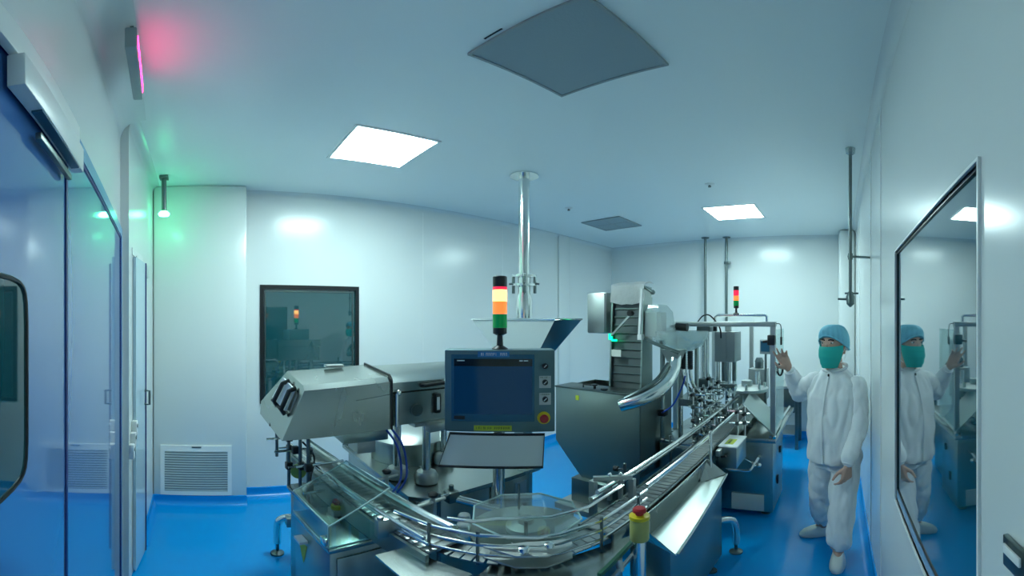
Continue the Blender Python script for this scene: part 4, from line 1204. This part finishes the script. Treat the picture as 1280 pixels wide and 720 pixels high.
# ------------------------------------------------------------------ filling machine
fm = thing('filling_machine', 'steel filling machine with a portal frame and nozzles behind the outfeed conveyor', 'machine', (3.6, 0.95, 0))
cab_ = part(fm, 'cabinet', MB().box(3.12, 0.53, 0.045, 3.62, 1.38, 0.70, 0.005), 'steel')
part(cab_, 'front_panel', MB().box(3.112, 0.55, 0.235, 3.1195, 0.92, 0.66, 0.002), 'steel')
part(cab_, 'vent_plate', MB().box(3.106, 0.60, 0.06, 3.1195, 0.865, 0.215, 0.003), 'paper')
for y in (0.60, 1.30):
    for x in (3.2, 3.55):
        part(cab_, 'foot', MB().lathe((x, y, 0), [(0.04, 0), (0.04, 0.014), (0.014, 0.02), (0.014, 0.045)], 12), 'dsteel')
part(cab_, 'side_latch', MB().box(3.30, 0.515, 0.25, 3.34, 0.529, 0.33, 0.004).box(3.45, 0.515, 0.50, 3.49, 0.529, 0.56, 0.004), 'black')
part(fm, 'deck', MB().box(3.08, 0.50, 0.701, 4.30, 1.42, 0.74, 0.004), 'steelh')
part(fm, 'rear_cabinet', MB().box(3.66, 0.62, 0.03, 4.28, 1.38, 0.70, 0.005), 'steel')
dk = part(fm, 'side_rail', MB().tube([(3.10, 0.545, 0.752), (4.28, 0.545, 0.752)], 0.012, 10), 'chrome')
for x in (3.16, 4.22):
    for y in ((0.535, 1.375) if x < 4 else (0.95, 1.375)):
        part(fm, 'frame_post', MB().box(x - 0.02, y - 0.02, 0.741, x + 0.02, y + 0.02, 1.645), 'satin')
part(fm, 'frame_beam', MB().box(3.135, 0.51, 1.646, 3.185, 1.40, 1.686, 0.003), 'satin')
part(fm, 'frame_beam', MB().box(4.195, 0.925, 1.646, 4.245, 1.40, 1.686, 0.003), 'satin')
part(fm, 'frame_beam', MB().box(3.186, 1.355, 1.650, 4.194, 1.395, 1.684, 0.003), 'satin')
part(fm, 'grab_rail', MB().tube([(3.16, 0.585, 1.687), (3.16, 0.585, 1.725), (3.16, 0.60, 1.738), (3.16, 1.0, 1.738), (3.16, 1.02, 1.725), (3.16, 1.02, 1.687)], 0.012, 10), 'chrome')
part(fm, 'cable_loop', MB().tube([(3.15, 1.17, 1.686), (3.14, 1.12, 1.735), (3.15, 1.06, 1.735), (3.15, 0.98, 1.64), (3.16, 0.97, 1.55)], 0.006, 8, 6), 'cable')
gb = part(fm, 'grey_box', MB().box(3.22, 0.868, 1.345, 3.43, 1.045, 1.600, 0.004), 'grey')
part(gb, 'box_door', MB().box(3.211, 0.945, 1.352, 3.2195, 1.038, 1.594, 0.002), 'grey')
part(fm, 'box_hanger', MB().box(3.30, 0.93, 1.601, 3.34, 0.97, 1.668).box(3.186, 0.94, 1.655, 3.32, 0.96, 1.672), 'satin')
part(fm, 'black_valve', MB().box(3.19, 1.02, 1.605, 3.22, 1.05, 1.645, 0.003), 'black')
for k, (x, y) in enumerate(((3.24, 1.02), (3.25, 0.975), (3.26, 0.93), (3.27, 0.888), (3.38, 0.91))):
    nz = part(fm, 'nozzle_cylinder', MB().cyl((x, y, 1.18), (x, y, 1.344), 0.017, seg=12), 'dsteel' if k % 2 else 'chrome')
    part(nz, 'nozzle_tip', MB().lathe((x, y, 1.04), [(0.006, 0), (0.008, 0.05), (0.02, 0.06), (0.024, 0.08), (0.014, 0.10), (0.014, 0.139)], 12), 'chrome')
part(fm, 'nozzle_bar', MB().box(3.215, 0.87, 1.135, 3.295, 1.05, 1.155, 0.003), 'dsteel')
for x, y in ((3.20, 1.105), (3.22, 1.145), (3.34, 1.20)):
    part(fm, 'lift_column', MB().cyl((x, y, 0.741), (x, y, 1.645), 0.018, seg=12), 'chrome')
part(fm, 'lift_block', MB().box(3.165, 1.07, 1.12, 3.26, 1.18, 1.20, 0.006).box(3.17, 1.07, 1.60, 3.26, 1.19, 1.644, 0.004), 'dsteel')
tu = part(fm, 'star_wheel', MB().lathe((3.62, 0.86, 1.035), [(0.19, 0), (0.20, 0.01), (0.20, 0.03), (0.17, 0.035), (0.05, 0.05), (0.05, 0.10)], 32), 'satin')
part(tu, 'star_shaft', MB().cyl((3.62, 0.86, 0.741), (3.62, 0.86, 1.034), 0.04), 'steel')
for k in range(8):
    a = k * PI / 4 + 0.2
    part(tu, 'gripper', MB().cyl((3.62 + .165 * math.cos(a), .86 + .165 * math.sin(a), 1.07), (3.62 + .165 * math.cos(a), .86 + .165 * math.sin(a), 1.12), 0.014, seg=10), 'chrome')
hdk = part(fm, 'capping_head', MB().box(3.98, 0.74, 0.88, 4.12, 0.93, 1.20, 0.006), 'satin')
part(hdk, 'head_spindle', MB().cyl((3.93, 0.82, 1.02), (3.93, 0.82, 1.18), 0.025).box(3.93, 0.79, 1.10, 3.979, 0.85, 1.14), 'chrome')
part(hdk, 'head_motor', MB().cyl((4.05, 0.83, 1.201), (4.05, 0.83, 1.27), 0.045).cyl((4.05, 0.83, 1.27), (4.05, 0.83, 1.31), 0.05, 0.03), 'dsteel')
part(fm, 'head_pedestal', MB().box(4.0, 0.76, 0.741, 4.1, 0.91, 0.879), 'steel')
part(fm, 'head_base', MB().box(3.86, 0.95, 0.741, 4.0, 1.07, 0.96, 0.004), 'steel')
mo = part(fm, 'monitor', MB().box(3.90, 0.685, 1.36, 3.94, 0.795, 1.505, 0.005), 'grey')
part(mo, 'monitor_screen', MB().box(3.896, 0.697, 1.385, 3.8995, 0.783, 1.49), 'bezel')
part(mo, 'monitor_arm', MB().cyl((3.93, 0.74, 0.741), (3.93, 0.74, 1.359), 0.012), 'dsteel')
part(fm, 'corner_clamp', MB().box(3.115, 0.515, 1.50, 3.195, 0.575, 1.58, 0.006).cyl((3.14, 0.575, 1.53), (3.14, 0.615, 1.525), 0.010), 'black')
part(fm, 'pendant', MB().tube([(3.17, 0.515, 1.67), (3.17, 0.475, 1.66), (3.17, 0.47, 1.56)], 0.004, 6, 4).box(3.16, 0.462, 1.50, 3.18, 0.478, 1.565, 0.004), 'black')
# tilted guard sheet on the right side
part(fm, 'guard_sheet', MB().slab([(3.12, 0.77, 1.010), (3.55, 0.80, 1.06), (3.55, 0.515, 0.78), (3.12, 0.515, 0.755)], 0.004), 'satin')
part(fm, 'guard_edge', MB().bar((3.115, 0.775, 1.014), (3.115, 0.512, 0.757), 0.008, 0.008).cyl((3.11, 0.515, 0.757), (3.08, 0.512, 0.75), 0.014), 'chrome')
part(fm, 'guard_window', MB().slab([(3.185, 0.525, 0.76), (3.185, 0.525, 1.62), (3.70, 0.525, 1.62), (3.70, 0.525, 0.76)], 0.005), 'clear')
part(fm, 'oval_handle', MB().tube([(3.30 + 0.0 * k, 0.500 + 0.022 * math.cos(k * PI / 6), 1.285 + 0.05 * math.sin(k * PI / 6)) for k in range(12)], 0.009, 8, closed=True), 'black')
part(fm, 'oval_handle_bracket', MB().box(3.29, 0.520, 1.27, 3.33, 0.545, 1.30), 'satin')
# clamp handle sticking out at the front
ch = part(fm, 'handle_frame', MB().tube([(3.119, 0.86, 0.50), (2.96, 0.86, 0.50), (2.94, 0.84, 0.50), (2.94, 0.68, 0.505), (2.95, 0.665, 0.52), (3.02, 0.63, 0.59), (3.119, 0.625, 0.59)], 0.012, 10), 'chrome')
part(ch, 'handle_knob', MB().ball((2.98, 0.615, 0.545), 0.022).cyl((2.96, 0.655, 0.54), (2.98, 0.62, 0.545), 0.008), 'chrome')
part(ch, 'handle_brace', MB().cyl((3.115, 0.80, 0.565), (2.98, 0.665, 0.565), 0.010), 'chrome')
# many small guide rods and brackets along the belt in front of the nozzles
r_ = random.Random(11)
rods = [(2.60, 1.00, 1.22), (2.68, 1.02, 1.05), (2.90, 1.03, 1.20), (2.98, 1.02, 1.08), (3.06, 1.04, 1.26), (2.66, 0.93, 0.99), (2.82, 0.93, 1.02), (2.92, 0.93, 1.0), (2.56, 0.94, 1.02), (2.50, 0.935, 0.98), (2.62, 0.945, 1.17), (2.70, 0.95, 1.20), (2.78, 0.965, 1.13), (2.86, 0.955, 1.22), (2.95, 0.97, 1.16), (3.03, 0.95, 1.24), (3.08, 0.99, 1.15), (2.74, 0.72, 1.10), (2.88, 0.70, 1.05)]
gs = thing('guide_rod_cluster', 'dense cluster of thin guide rods and clamps before the filling nozzles', 'bracket', (2.85, 0.9, 0.80))
for x, y, z in rods:
    part(gs, 'upright_rod', MB().cyl((x, y, 0.80), (x, y, z), 0.008, seg=10), 'chrome')
for x, y, z in rods:
    for j in range(2):
        zz = z - 0.03 - 0.09 * j - 0.03 * r_.random()
        sgn = -1 if y > 0.85 else 1
        part(gs, 'cross_rod', MB().cyl((x, y - 0.035 * sgn, zz), (x + r_.uniform(-.02, .02), y + sgn * (0.05 + 0.04 * r_.random()), zz), 0.0065, seg=8), 'chrome')
        c = part(gs, 'clamp', MB().box(x - 0.014, y - 0.014, zz - 0.015, x + 0.014, y + 0.014, zz + 0.015, 0.003), 'dsteel')
        if j == 0:
            part(c, 'knob', MB().cyl((x - 0.015, y, zz), (x - 0.04, y, zz), 0.012, seg=10), 'black')
for x0, x1, y, z in ((2.58, 3.10, 0.93, 1.06), (2.60, 3.12, 0.985, 1.10), (2.60, 3.05, 0.935, 0.985), (2.70, 3.10, 0.975, 1.15)):
    part(gs, 'long_rod', MB().cyl((x0, y, z), (x1, y, z + 0.01), 0.007, seg=8), 'chrome')
part(gs, 'cap_tray', MB().slab([(2.60, 1.11, 1.135), (2.60, 0.97, 1.125), (2.80, 0.97, 1.15), (2.80, 1.11, 1.16)], 0.004).slab([(2.60, 1.11, 1.135), (2.60, 0.97, 1.125), (2.60, 0.97, 1.085), (2.60, 1.11, 1.085)], 0.004), 'steelh')
part(gs, 'tray_strut', MB().cyl((2.62, 1.10, 0.842), (2.62, 1.10, 1.13), 0.008).cyl((2.585, 1.03, 1.14), (2.60, 1.05, 1.33), 0.006), 'chrome')
for x, y, z in ((2.70, 1.02, 1.19), (2.74, 1.05, 1.21), (2.67, 1.07, 1.23)):
    part(gs, 'black_knob', MB().ball((x, y, z), 0.013).cyl((x, y, z - 0.03), (x, y, z), 0.006), 'black')
for k in range(7):
    x, y = 3.02 + 0.09 * (k % 4), 0.93 + 0.13 * (k // 4)
    part(fm, 'deck_fitting', MB().cyl((x, y, 0.741), (x, y, 0.92 + 0.05 * (k % 3)), 0.016, seg=10).box(x - .03, y - .02, 0.90, x + .03, y + .02, 0.93, 0.003), 'dsteel' if k % 2 else 'chrome') if x > 3.08 else None

signal_tower(3.16, 0.84, 1.751, 0.225, 0.022, 'small stacked signal light on the filling machine frame before the far wall', False)

# steel trolley against the far wall
bt = thing('steel_workbench', 'narrow steel bench by the far wall behind the raised hand', 'table', (5.25, 0.62, 0))
part(bt, 'top', MB().box(5.0, 0.52, 0.82, 5.50, 0.84, 0.86, 0.004), 'satin')
for x in (5.04, 5.46):
    for y in (0.55, 0.81):
        part(bt, 'leg', MB().box(x - 0.02, y - 0.02, 0.0, x + 0.02, y + 0.02, 0.819), 'dsteel')
part(bt, 'drawer_box', MB().box(5.03, 0.575, 0.50, 5.46, 0.785, 0.815, 0.004), 'dsteel')
part(bt, 'shelf', MB().box(5.02, 0.575, 0.20, 5.48, 0.785, 0.22, 0.002), 'satin')

# ------------------------------------------------------------------ the operator (person)
def remesh(mb, vox, smooth_it=3, fold=None):
    """union of overlapping tapered pieces into one continuous skin"""
    bmesh.ops.recalc_face_normals(mb.b, faces=mb.b.faces)
    me = bpy.data.meshes.new('tmp')
    mb.b.to_mesh(me)
    mb.b.free()
    ob = bpy.data.objects.new('tmp', me)
    col.objects.link(ob)
    m = ob.modifiers.new('r', 'REMESH')
    m.mode = 'VOXEL'
    m.voxel_size = vox
    s = ob.modifiers.new('s', 'SMOOTH')
    s.iterations = smooth_it
    s.factor = 0.5
    dg = bpy.context.evaluated_depsgraph_get()
    out = bpy.data.meshes.new_from_object(ob.evaluated_get(dg))
    bpy.data.objects.remove(ob)
    if fold:
        co = [v.co.copy() for v in out.vertices]
        no = [v.normal.copy() for v in out.vertices]
        for v, c, n_ in zip(out.vertices, co, no):
            v.co = c + n_ * fold(c)
    r = MB()
    r.b.from_mesh(out)
    bpy.data.meshes.remove(out)
    return r


def chain(mb, pts, rad, seg=14):
    pts = [Vector(p) for p in pts]
    for (a, ra), (b, rb) in zip(zip(pts, rad), zip(pts[1:], rad[1:])):
        mb.cyl(a, b, ra, rb, seg)
    for p, r in zip(pts, rad):
        mb.ball(p, r, u=seg, v=10)


PC = Vector((2.635, 0.035, 0))
yaw = R(155)                                    # facing direction of the chest
PF = Vector((math.cos(yaw), math.sin(yaw), 0))
PS = Vector((-PF.y, PF.x, 0))                   # the person's left


def ell(c, rx, ry, z, n=28):
    return [c + PF * (rx * math.cos(2 * PI * k / n)) + PS * (ry * math.sin(2 * PI * k / n)) + Vector((0, 0, z)) for k in range(n)]


hyaw = R(152)
HF = Vector((math.cos(hyaw), math.sin(hyaw), 0))
HS = Vector((-HF.y, HF.x, 0))
HD = Vector((2.61, 0.043, 1.525))


def hpnt(f_, l, z):
    return HD + HF * f_ + HS * l + Vector((0, 0, z))


LW, LELB, LSH = Vector((2.425, -0.052, 0.795)), Vector((2.515, -0.122, 1.035)), Vector((2.580, -0.108, 1.275))
RW, RELB, RSH = Vector((2.745, 0.348, 1.350)), Vector((2.93, 0.300, 1.155)), Vector((2.705, 0.175, 1.280))
AR, AL = Vector((2.86, 0.125, 0.085)), Vector((2.465, 0.012, 0.09))
KR, KL = Vector((2.73, 0.135, 0.46)), Vector((2.52, -0.015, 0.46))
HR, HL = Vector((2.665, 0.115, 0.82)), Vector((2.60, -0.045, 0.82))

body = MB()
# torso, neck
body.loft([ell(PC, 0.10, 0.14, 0.80), ell(PC, 0.115, 0.145, 1.0), ell(PC, 0.10, 0.155, 1.2), ell(PC, 0.07, 0.14, 1.30), ell(PC, 0.05, 0.06, 1.345)])
chain(body, [PC + Vector((0, 0, 1.28)), HD + Vector((0.012, 0, -0.08))], [0.062, 0.056])
# head from stacked rings
hr = []
for z, fo, rf, rl in ((-.128, .045, .022, .022), (-.118, .04, .045, .040), (-.09, .028, .062, .055), (-.05, .012, .080, .066), (-.01, .003, .090, .072), (.03, -.002, .094, .075), (.07, -.006, .088, .070), (.10, -.010, .068, .055), (.122, -.012, .035, .030)):
    hr.append([hpnt(fo + rf * math.cos(2 * PI * k / 24), rl * math.sin(2 * PI * k / 24), z) for k in range(24)])
body.loft(hr)
body.ball(hpnt(0.095, 0, -0.028), 0.014, (1, 1, 1.6))
body.ball(hpnt(0.090, 0, 0.012), 0.009, (1, 1, 2.2))
for l in (-1, 1):
    body.ball(hpnt(-0.005, 0.077 * l, -0.018), 0.02, (0.9, 0.5, 1.5))
    body.ball(hpnt(0.080, 0.030 * l, 0.044), 0.012, (0.8, 1.8, 0.6))
    body.ball(hpnt(0.068, 0.042 * l, -0.028), 0.02)
# arms
chain(body, [LSH, LELB, LW], [0.048, 0.038, 0.026])
chain(body, [RSH, RELB, RW], [0.048, 0.038, 0.026])
# legs
chain(body, [HR, KR, AR], [0.078, 0.055, 0.036])
chain(body, [HL, KL, AL], [0.078, 0.055, 0.036])
body.loft([ell(PC, 0.11, 0.14, 0.76), ell(PC, 0.11, 0.145, 0.84)])
chain(body, [AR, AR + Vector((-0.02, 0.08, -0.045))], [0.034, 0.028])
chain(body, [AL, AL + Vector((-0.09, 0.0, -0.05))], [0.034, 0.028])


def hand(mb, w, up, pal, thumb_side, curl):
    """w wrist, up = direction of the fingers, pal = direction the palm faces"""
    up = Vector(up).normalized()
    pal = (Vector(pal) - up * Vector(pal).dot(up)).normalized()
    ac = up.cross(pal) * thumb_side                     # towards the thumb
    kn = []
    for q, L in ((0.030, 0.082), (0.010, 0.086), (-0.010, 0.082), (-0.029, 0.074)):
        k = w + up * L + ac * q
        kn.append(k)
        chain(mb, [w + ac * q * 0.55 + up * 0.012, k], [0.0155, 0.0125], 10)
    for (k, (l1, l2, l3), c) in zip(kn, ((.040, .024, .020), (.044, .028, .021), (.041, .026, .020), (.032, .020, .018)), curl):
        p, d = k, (up + ac * ((k - w).dot(ac)) * 5.0).normalized()
        pts = [p]
        for L, b in ((l1, c), (l2, c * 1.2), (l3, c * 0.8)):
            d = (d * math.cos(b) + pal * math.sin(b)).normalized()
            # keep bending in the finger's own plane
            p = p + d * L
            pts.append(p)
        chain(mb, pts, [0.0098, 0.0088, 0.0082, 0.0072], 10)
    t0 = w + up * 0.028 + ac * 0.026 + pal * 0.008
    t1 = t0 + (up * 0.55 + ac * 0.75 + pal * 0.35).normalized() * 0.040
    t2 = t1 + (up * 0.85 + ac * 0.35 + pal * 0.35).normalized() * 0.030
    t3 = t2 + (up * 0.9 + ac * 0.1 + pal * 0.4).normalized() * 0.024
    chain(mb, [t0, t1, t2, t3], [0.016, 0.0115, 0.0100, 0.0082], 10)


hand(body, RW + Vector((-0.012, 0.006, 0.014)), (-0.25, 0.42, 0.88), (-0.80, -0.35, 0.0), -1, (0.10, 0.18, 0.28, 0.40))
hand(body, LW + Vector((-0.006, 0.006, -0.02)), (-0.12, 0.10, -0.98), (0.70, 0.60, 0.0), -1, (0.55, 0.65, 0.7, 0.75))

pr = thing('person', 'person in white cleanroom smock and trousers, blue hair cover and green mask, one hand raised', 'person', (2.635, 0.035, 0))
part(pr, 'body', remesh(body, 0.0055, 3), 'skin', smooth=180)


def folds(amp, sx, sy, sz, seed):
    def f_(c):
        v = noise.noise(Vector((c.x * sx + seed, c.y * sy, c.z * sz)))
        v2 = noise.noise(Vector((c.x * sx * 2.3, c.y * sy * 2.3 + seed, c.z * sz * 2.0)))
        return amp * (abs(v) * 1.6 - 0.3 + 0.5 * v2)
    return f_


# smock
sm = MB()
B0 = PC + PF * 0.02
sm.loft([ell(B0, 0.152, 0.172, 0.755), ell(B0, 0.158, 0.176, 0.80), ell(B0, 0.162, 0.176, 0.95), ell(B0, 0.156, 0.176, 1.08), ell(PC + PF * .01, 0.138, 0.180, 1.2), ell(PC, 0.110, 0.168, 1.28), ell(PC, 0.088, 0.128, 1.335), ell(PC, 0.068, 0.078, 1.380)])
smock = part(pr, 'smock', remesh(sm, 0.008, 3, folds(0.017, 13, 13, 4.5, 3.1)), 'cloth', smooth=180)
sm = MB()
chain(sm, [LSH + Vector((0.01, 0, 0)), LSH.lerp(LELB, .5), LELB, LELB.lerp(LW, .5), LW + Vector((0, 0, .03)), LW + Vector((0, 0, 0.012))], [0.066, 0.064, 0.060, 0.056, 0.050, 0.040])
part(smock, 'sleeve', remesh(sm, 0.008, 4, folds(0.010, 13, 13, 9, 5.3)), 'cloth', smooth=180)
sm = MB()
chain(sm, [RSH, RSH.lerp(RELB, .5), RELB, RELB.lerp(RW, .5), RELB.lerp(RW, .92)], [0.068, 0.066, 0.066, 0.060, 0.044])
part(smock, 'sleeve', remesh(sm, 0.008, 4, folds(0.010, 13, 13, 9, 1.3)), 'cloth', smooth=180)
# collar, placket and pocket follow the chest
part(pr, 'collar', MB().tube([PC + PF * (0.072 * math.cos(a)) + PS * (0.080 * math.sin(a)) + Vector((0, 0, 1.388 - 0.022 * math.cos(a))) for a in [2 * PI * k / 28 for k in range(28)]], 0.011, 8, closed=True), 'cloth')


def chest(z, side, out=0.004):
    prof = ((0.755, .152, .172, .02), (0.95, .162, .176, .02), (1.08, .156, .176, .02), (1.2, .138, .18, .01), (1.28, .112, .178, 0), (1.335, .088, .14, 0), (1.365, .07, .082, 0))
    for (z0, a0, b0, o0), (z1, a1, b1, o1) in zip(prof, prof[1:]):
        if z <= z1:
            t = (z - z0) / (z1 - z0)
            a, b, o = a0 + (a1 - a0) * t, b0 + (b1 - b0) * t, o0 + (o1 - o0) * t
            break
    th_ = math.asin(max(-1, min(1, side / b)))
    return PC + PF * (o + (a + out) * math.cos(th_)) + PS * ((b + out) * math.sin(th_)) + Vector((0, 0, z))


part(pr, 'placket', MB().tube([chest(z, 0.0, 0.006) for z in (0.77, .85, .95, 1.05, 1.15, 1.22, 1.28, 1.32, 1.355)], 0.006, 6), 'cloth')
part(pr, 'zip_pull', MB().ball(chest(1.345, 0.0, 0.012), 0.006, (1, 1, 1.8)), 'black')
for w_, d_ in ((LW + Vector((0, 0, 0.015)), (LW - LELB)), (RELB.lerp(RW, .93), (RW - RELB))):
    d_ = d_.normalized()
    part(pr, 'cuff', MB().cyl(w_ - d_ * 0.02, w_ + d_ * 0.022, 0.043, 0.040, 20), 'cloth')
# trousers
tr_ = MB()
tr_.loft([ell(PC, 0.125, 0.155, 0.70), ell(PC, 0.135, 0.165, 0.80), ell(PC, 0.12, 0.15, 0.86)])
chain(tr_, [HR + Vector((0, 0, -.04)), KR, KR.lerp(AR, .6), AR + Vector((-0.01, -0.002, 0.075)), AR + Vector((0, 0, 0.045))], [0.098, 0.086, 0.080, 0.068, 0.046])
chain(tr_, [HL + Vector((0, 0, -.04)), KL, KL.lerp(AL, .6), AL + Vector((0.01, -0.004, 0.10)), AL + Vector((0, 0, 0.055))], [0.100, 0.088, 0.084, 0.078, 0.046])
part(pr, 'trousers', remesh(tr_, 0.008, 3, folds(0.016, 11, 11, 6, 8.7)), 'clotht', smooth=180)
part(pr, 'ankle_tie', MB().tube([AL + Vector((0.045 * math.cos(k * PI / 8), 0.045 * math.sin(k * PI / 8), 0.042)) for k in range(16)], 0.005, 6, closed=True), 'grey')


def clog(base, d, L):
    d = Vector(d).normalized()
    s_ = Vector((-d.y, d.x, 0))
    rings = []
    for z, f0, f1, wd in ((0.002, -0.08, L - 0.08, 0.044), (0.018, -0.085, L - 0.076, 0.049), (0.035, -0.082, L - 0.082, 0.048), (0.058, -0.072, L - 0.105, 0.043), (0.078, -0.062, L - 0.145, 0.036), (0.095, -0.055, 0.035, 0.032)):
        c, hl = (f0 + f1) / 2, (f1 - f0) / 2
        ring = []
        for k in range(28):
            a = 2 * PI * k / 28
            ca, sa = math.cos(a), math.sin(a)
            wid = wd * (1.0 + 0.12 * ca)
            ring.append(base + d * (c + hl * math.copysign(abs(ca) ** 0.8, ca)) + s_ * (wid * math.copysign(abs(sa) ** 0.8, sa)) + Vector((0, 0, z)))
        rings.append(ring)
    return MB().loft(rings)


cl_ = part(pr, 'clog', clog(Vector((AR.x, AR.y, 0)), (-0.25, 1, 0), 0.245), 'shoe')
part(pr, 'clog', clog(Vector((AL.x, AL.y, 0)), (-1, 0.06, 0), 0.245), 'shoe')
# hair cover: pleated dome
cp = []
NK = 72
for j in range(13):
    v = j / 12
    ring = []
    for k in range(NK):
        a = 2 * PI * k / NK
        zr = 0.066 - 0.055 * (1 - math.cos(a)) / 2 * 1.9 + 0.010 * math.cos(2 * a)      # rim: high on the brow, low on the nape
        zt = 0.146
        ph = v * PI / 2
        z = zr + (zt - zr) * math.sin(ph)
        rr = math.cos(ph) ** 0.62 if v < 1 else 0.0
        pl_ = 1 + 0.022 * math.sin(a * 18 + 2 * v) * (1 - 0.6 * v)
        puff = 1.0 + 0.10 * math.sin(min(1, v * 2.2) * PI * 0.5)
        back = 1.16 if math.cos(a) < 0 else 1.0
        ring.append(hpnt(-0.006 + 0.106 * rr * math.cos(a) * pl_ * puff * back, 0.093 * rr * math.sin(a) * pl_ * puff, z))
    cp.append(ring)
cap_ = part(pr, 'hair_cover', MB().loft(cp), 'cap', smooth=60)
part(cap_, 'elastic_rim', MB().tube(cp[0], 0.006, 6, closed=True), 'cap')
# face mask: pleated shell from nose bridge to chin
mk_ = MB()
rows = []
for j in range(11):
    v = j / 10
    z = 0.006 - 0.136 * v
    row = []
    for k in range(19):
        a = R(-82 + 164 * k / 18)
        bul = 0.014 + 0.020 * math.sin(v * PI) ** 0.8 * math.cos(a) ** 2 + 0.003 * ((j % 3) - 1)
        rf = 0.093 - 0.030 * max(0, v - .45)
        rl = 0.074 - 0.050 * max(0, v - .35)
        row.append(hpnt((0.004 + 0.020 * v) + (rf + bul) * math.cos(a), (rl + 0.010) * math.sin(a), z + 0.010 * (1 - math.cos(a)) * (1 if v < .5 else -0.2)))
    rows.append(row)
vs = [[mk_.b.verts.new(p) for p in r] for r in rows]
for a, b in zip(vs, vs[1:]):
    for k in range(18):
        mk_.b.faces.new((a[k], a[k + 1], b[k + 1], b[k]))
bmesh.ops.solidify(mk_.b, geom=mk_.b.faces[:], thickness=0.003)
ms = part(pr, 'face_mask', mk_, 'mask', smooth=60)
for l in (-1, 1):
    part(ms, 'ear_loop', MB().tube([hpnt(0.022, 0.083 * l, -0.03), hpnt(-0.01, 0.088 * l, 0.0), hpnt(-0.025, 0.086 * l, -0.03), hpnt(0.0, 0.080 * l, -0.075), hpnt(0.03, 0.070 * l, -0.10)], 0.002, 6, 4), 'white')
    e_ = part(pr, 'eye', MB().ball(hpnt(0.0785, 0.031 * l, 0.030), 0.0105, (1, 1.25, 0.75)), 'eye')
    part(e_, 'iris', MB().ball(hpnt(0.0866, 0.0315 * l, 0.030), 0.0055, (0.6, 1, 1)), 'hair')
    part(pr, 'eyebrow', MB().tube([hpnt(0.093, 0.014 * l, 0.047), hpnt(0.090, 0.030 * l, 0.051), hpnt(0.080, 0.048 * l, 0.046)], 0.0045, 6, 4), 'hair')
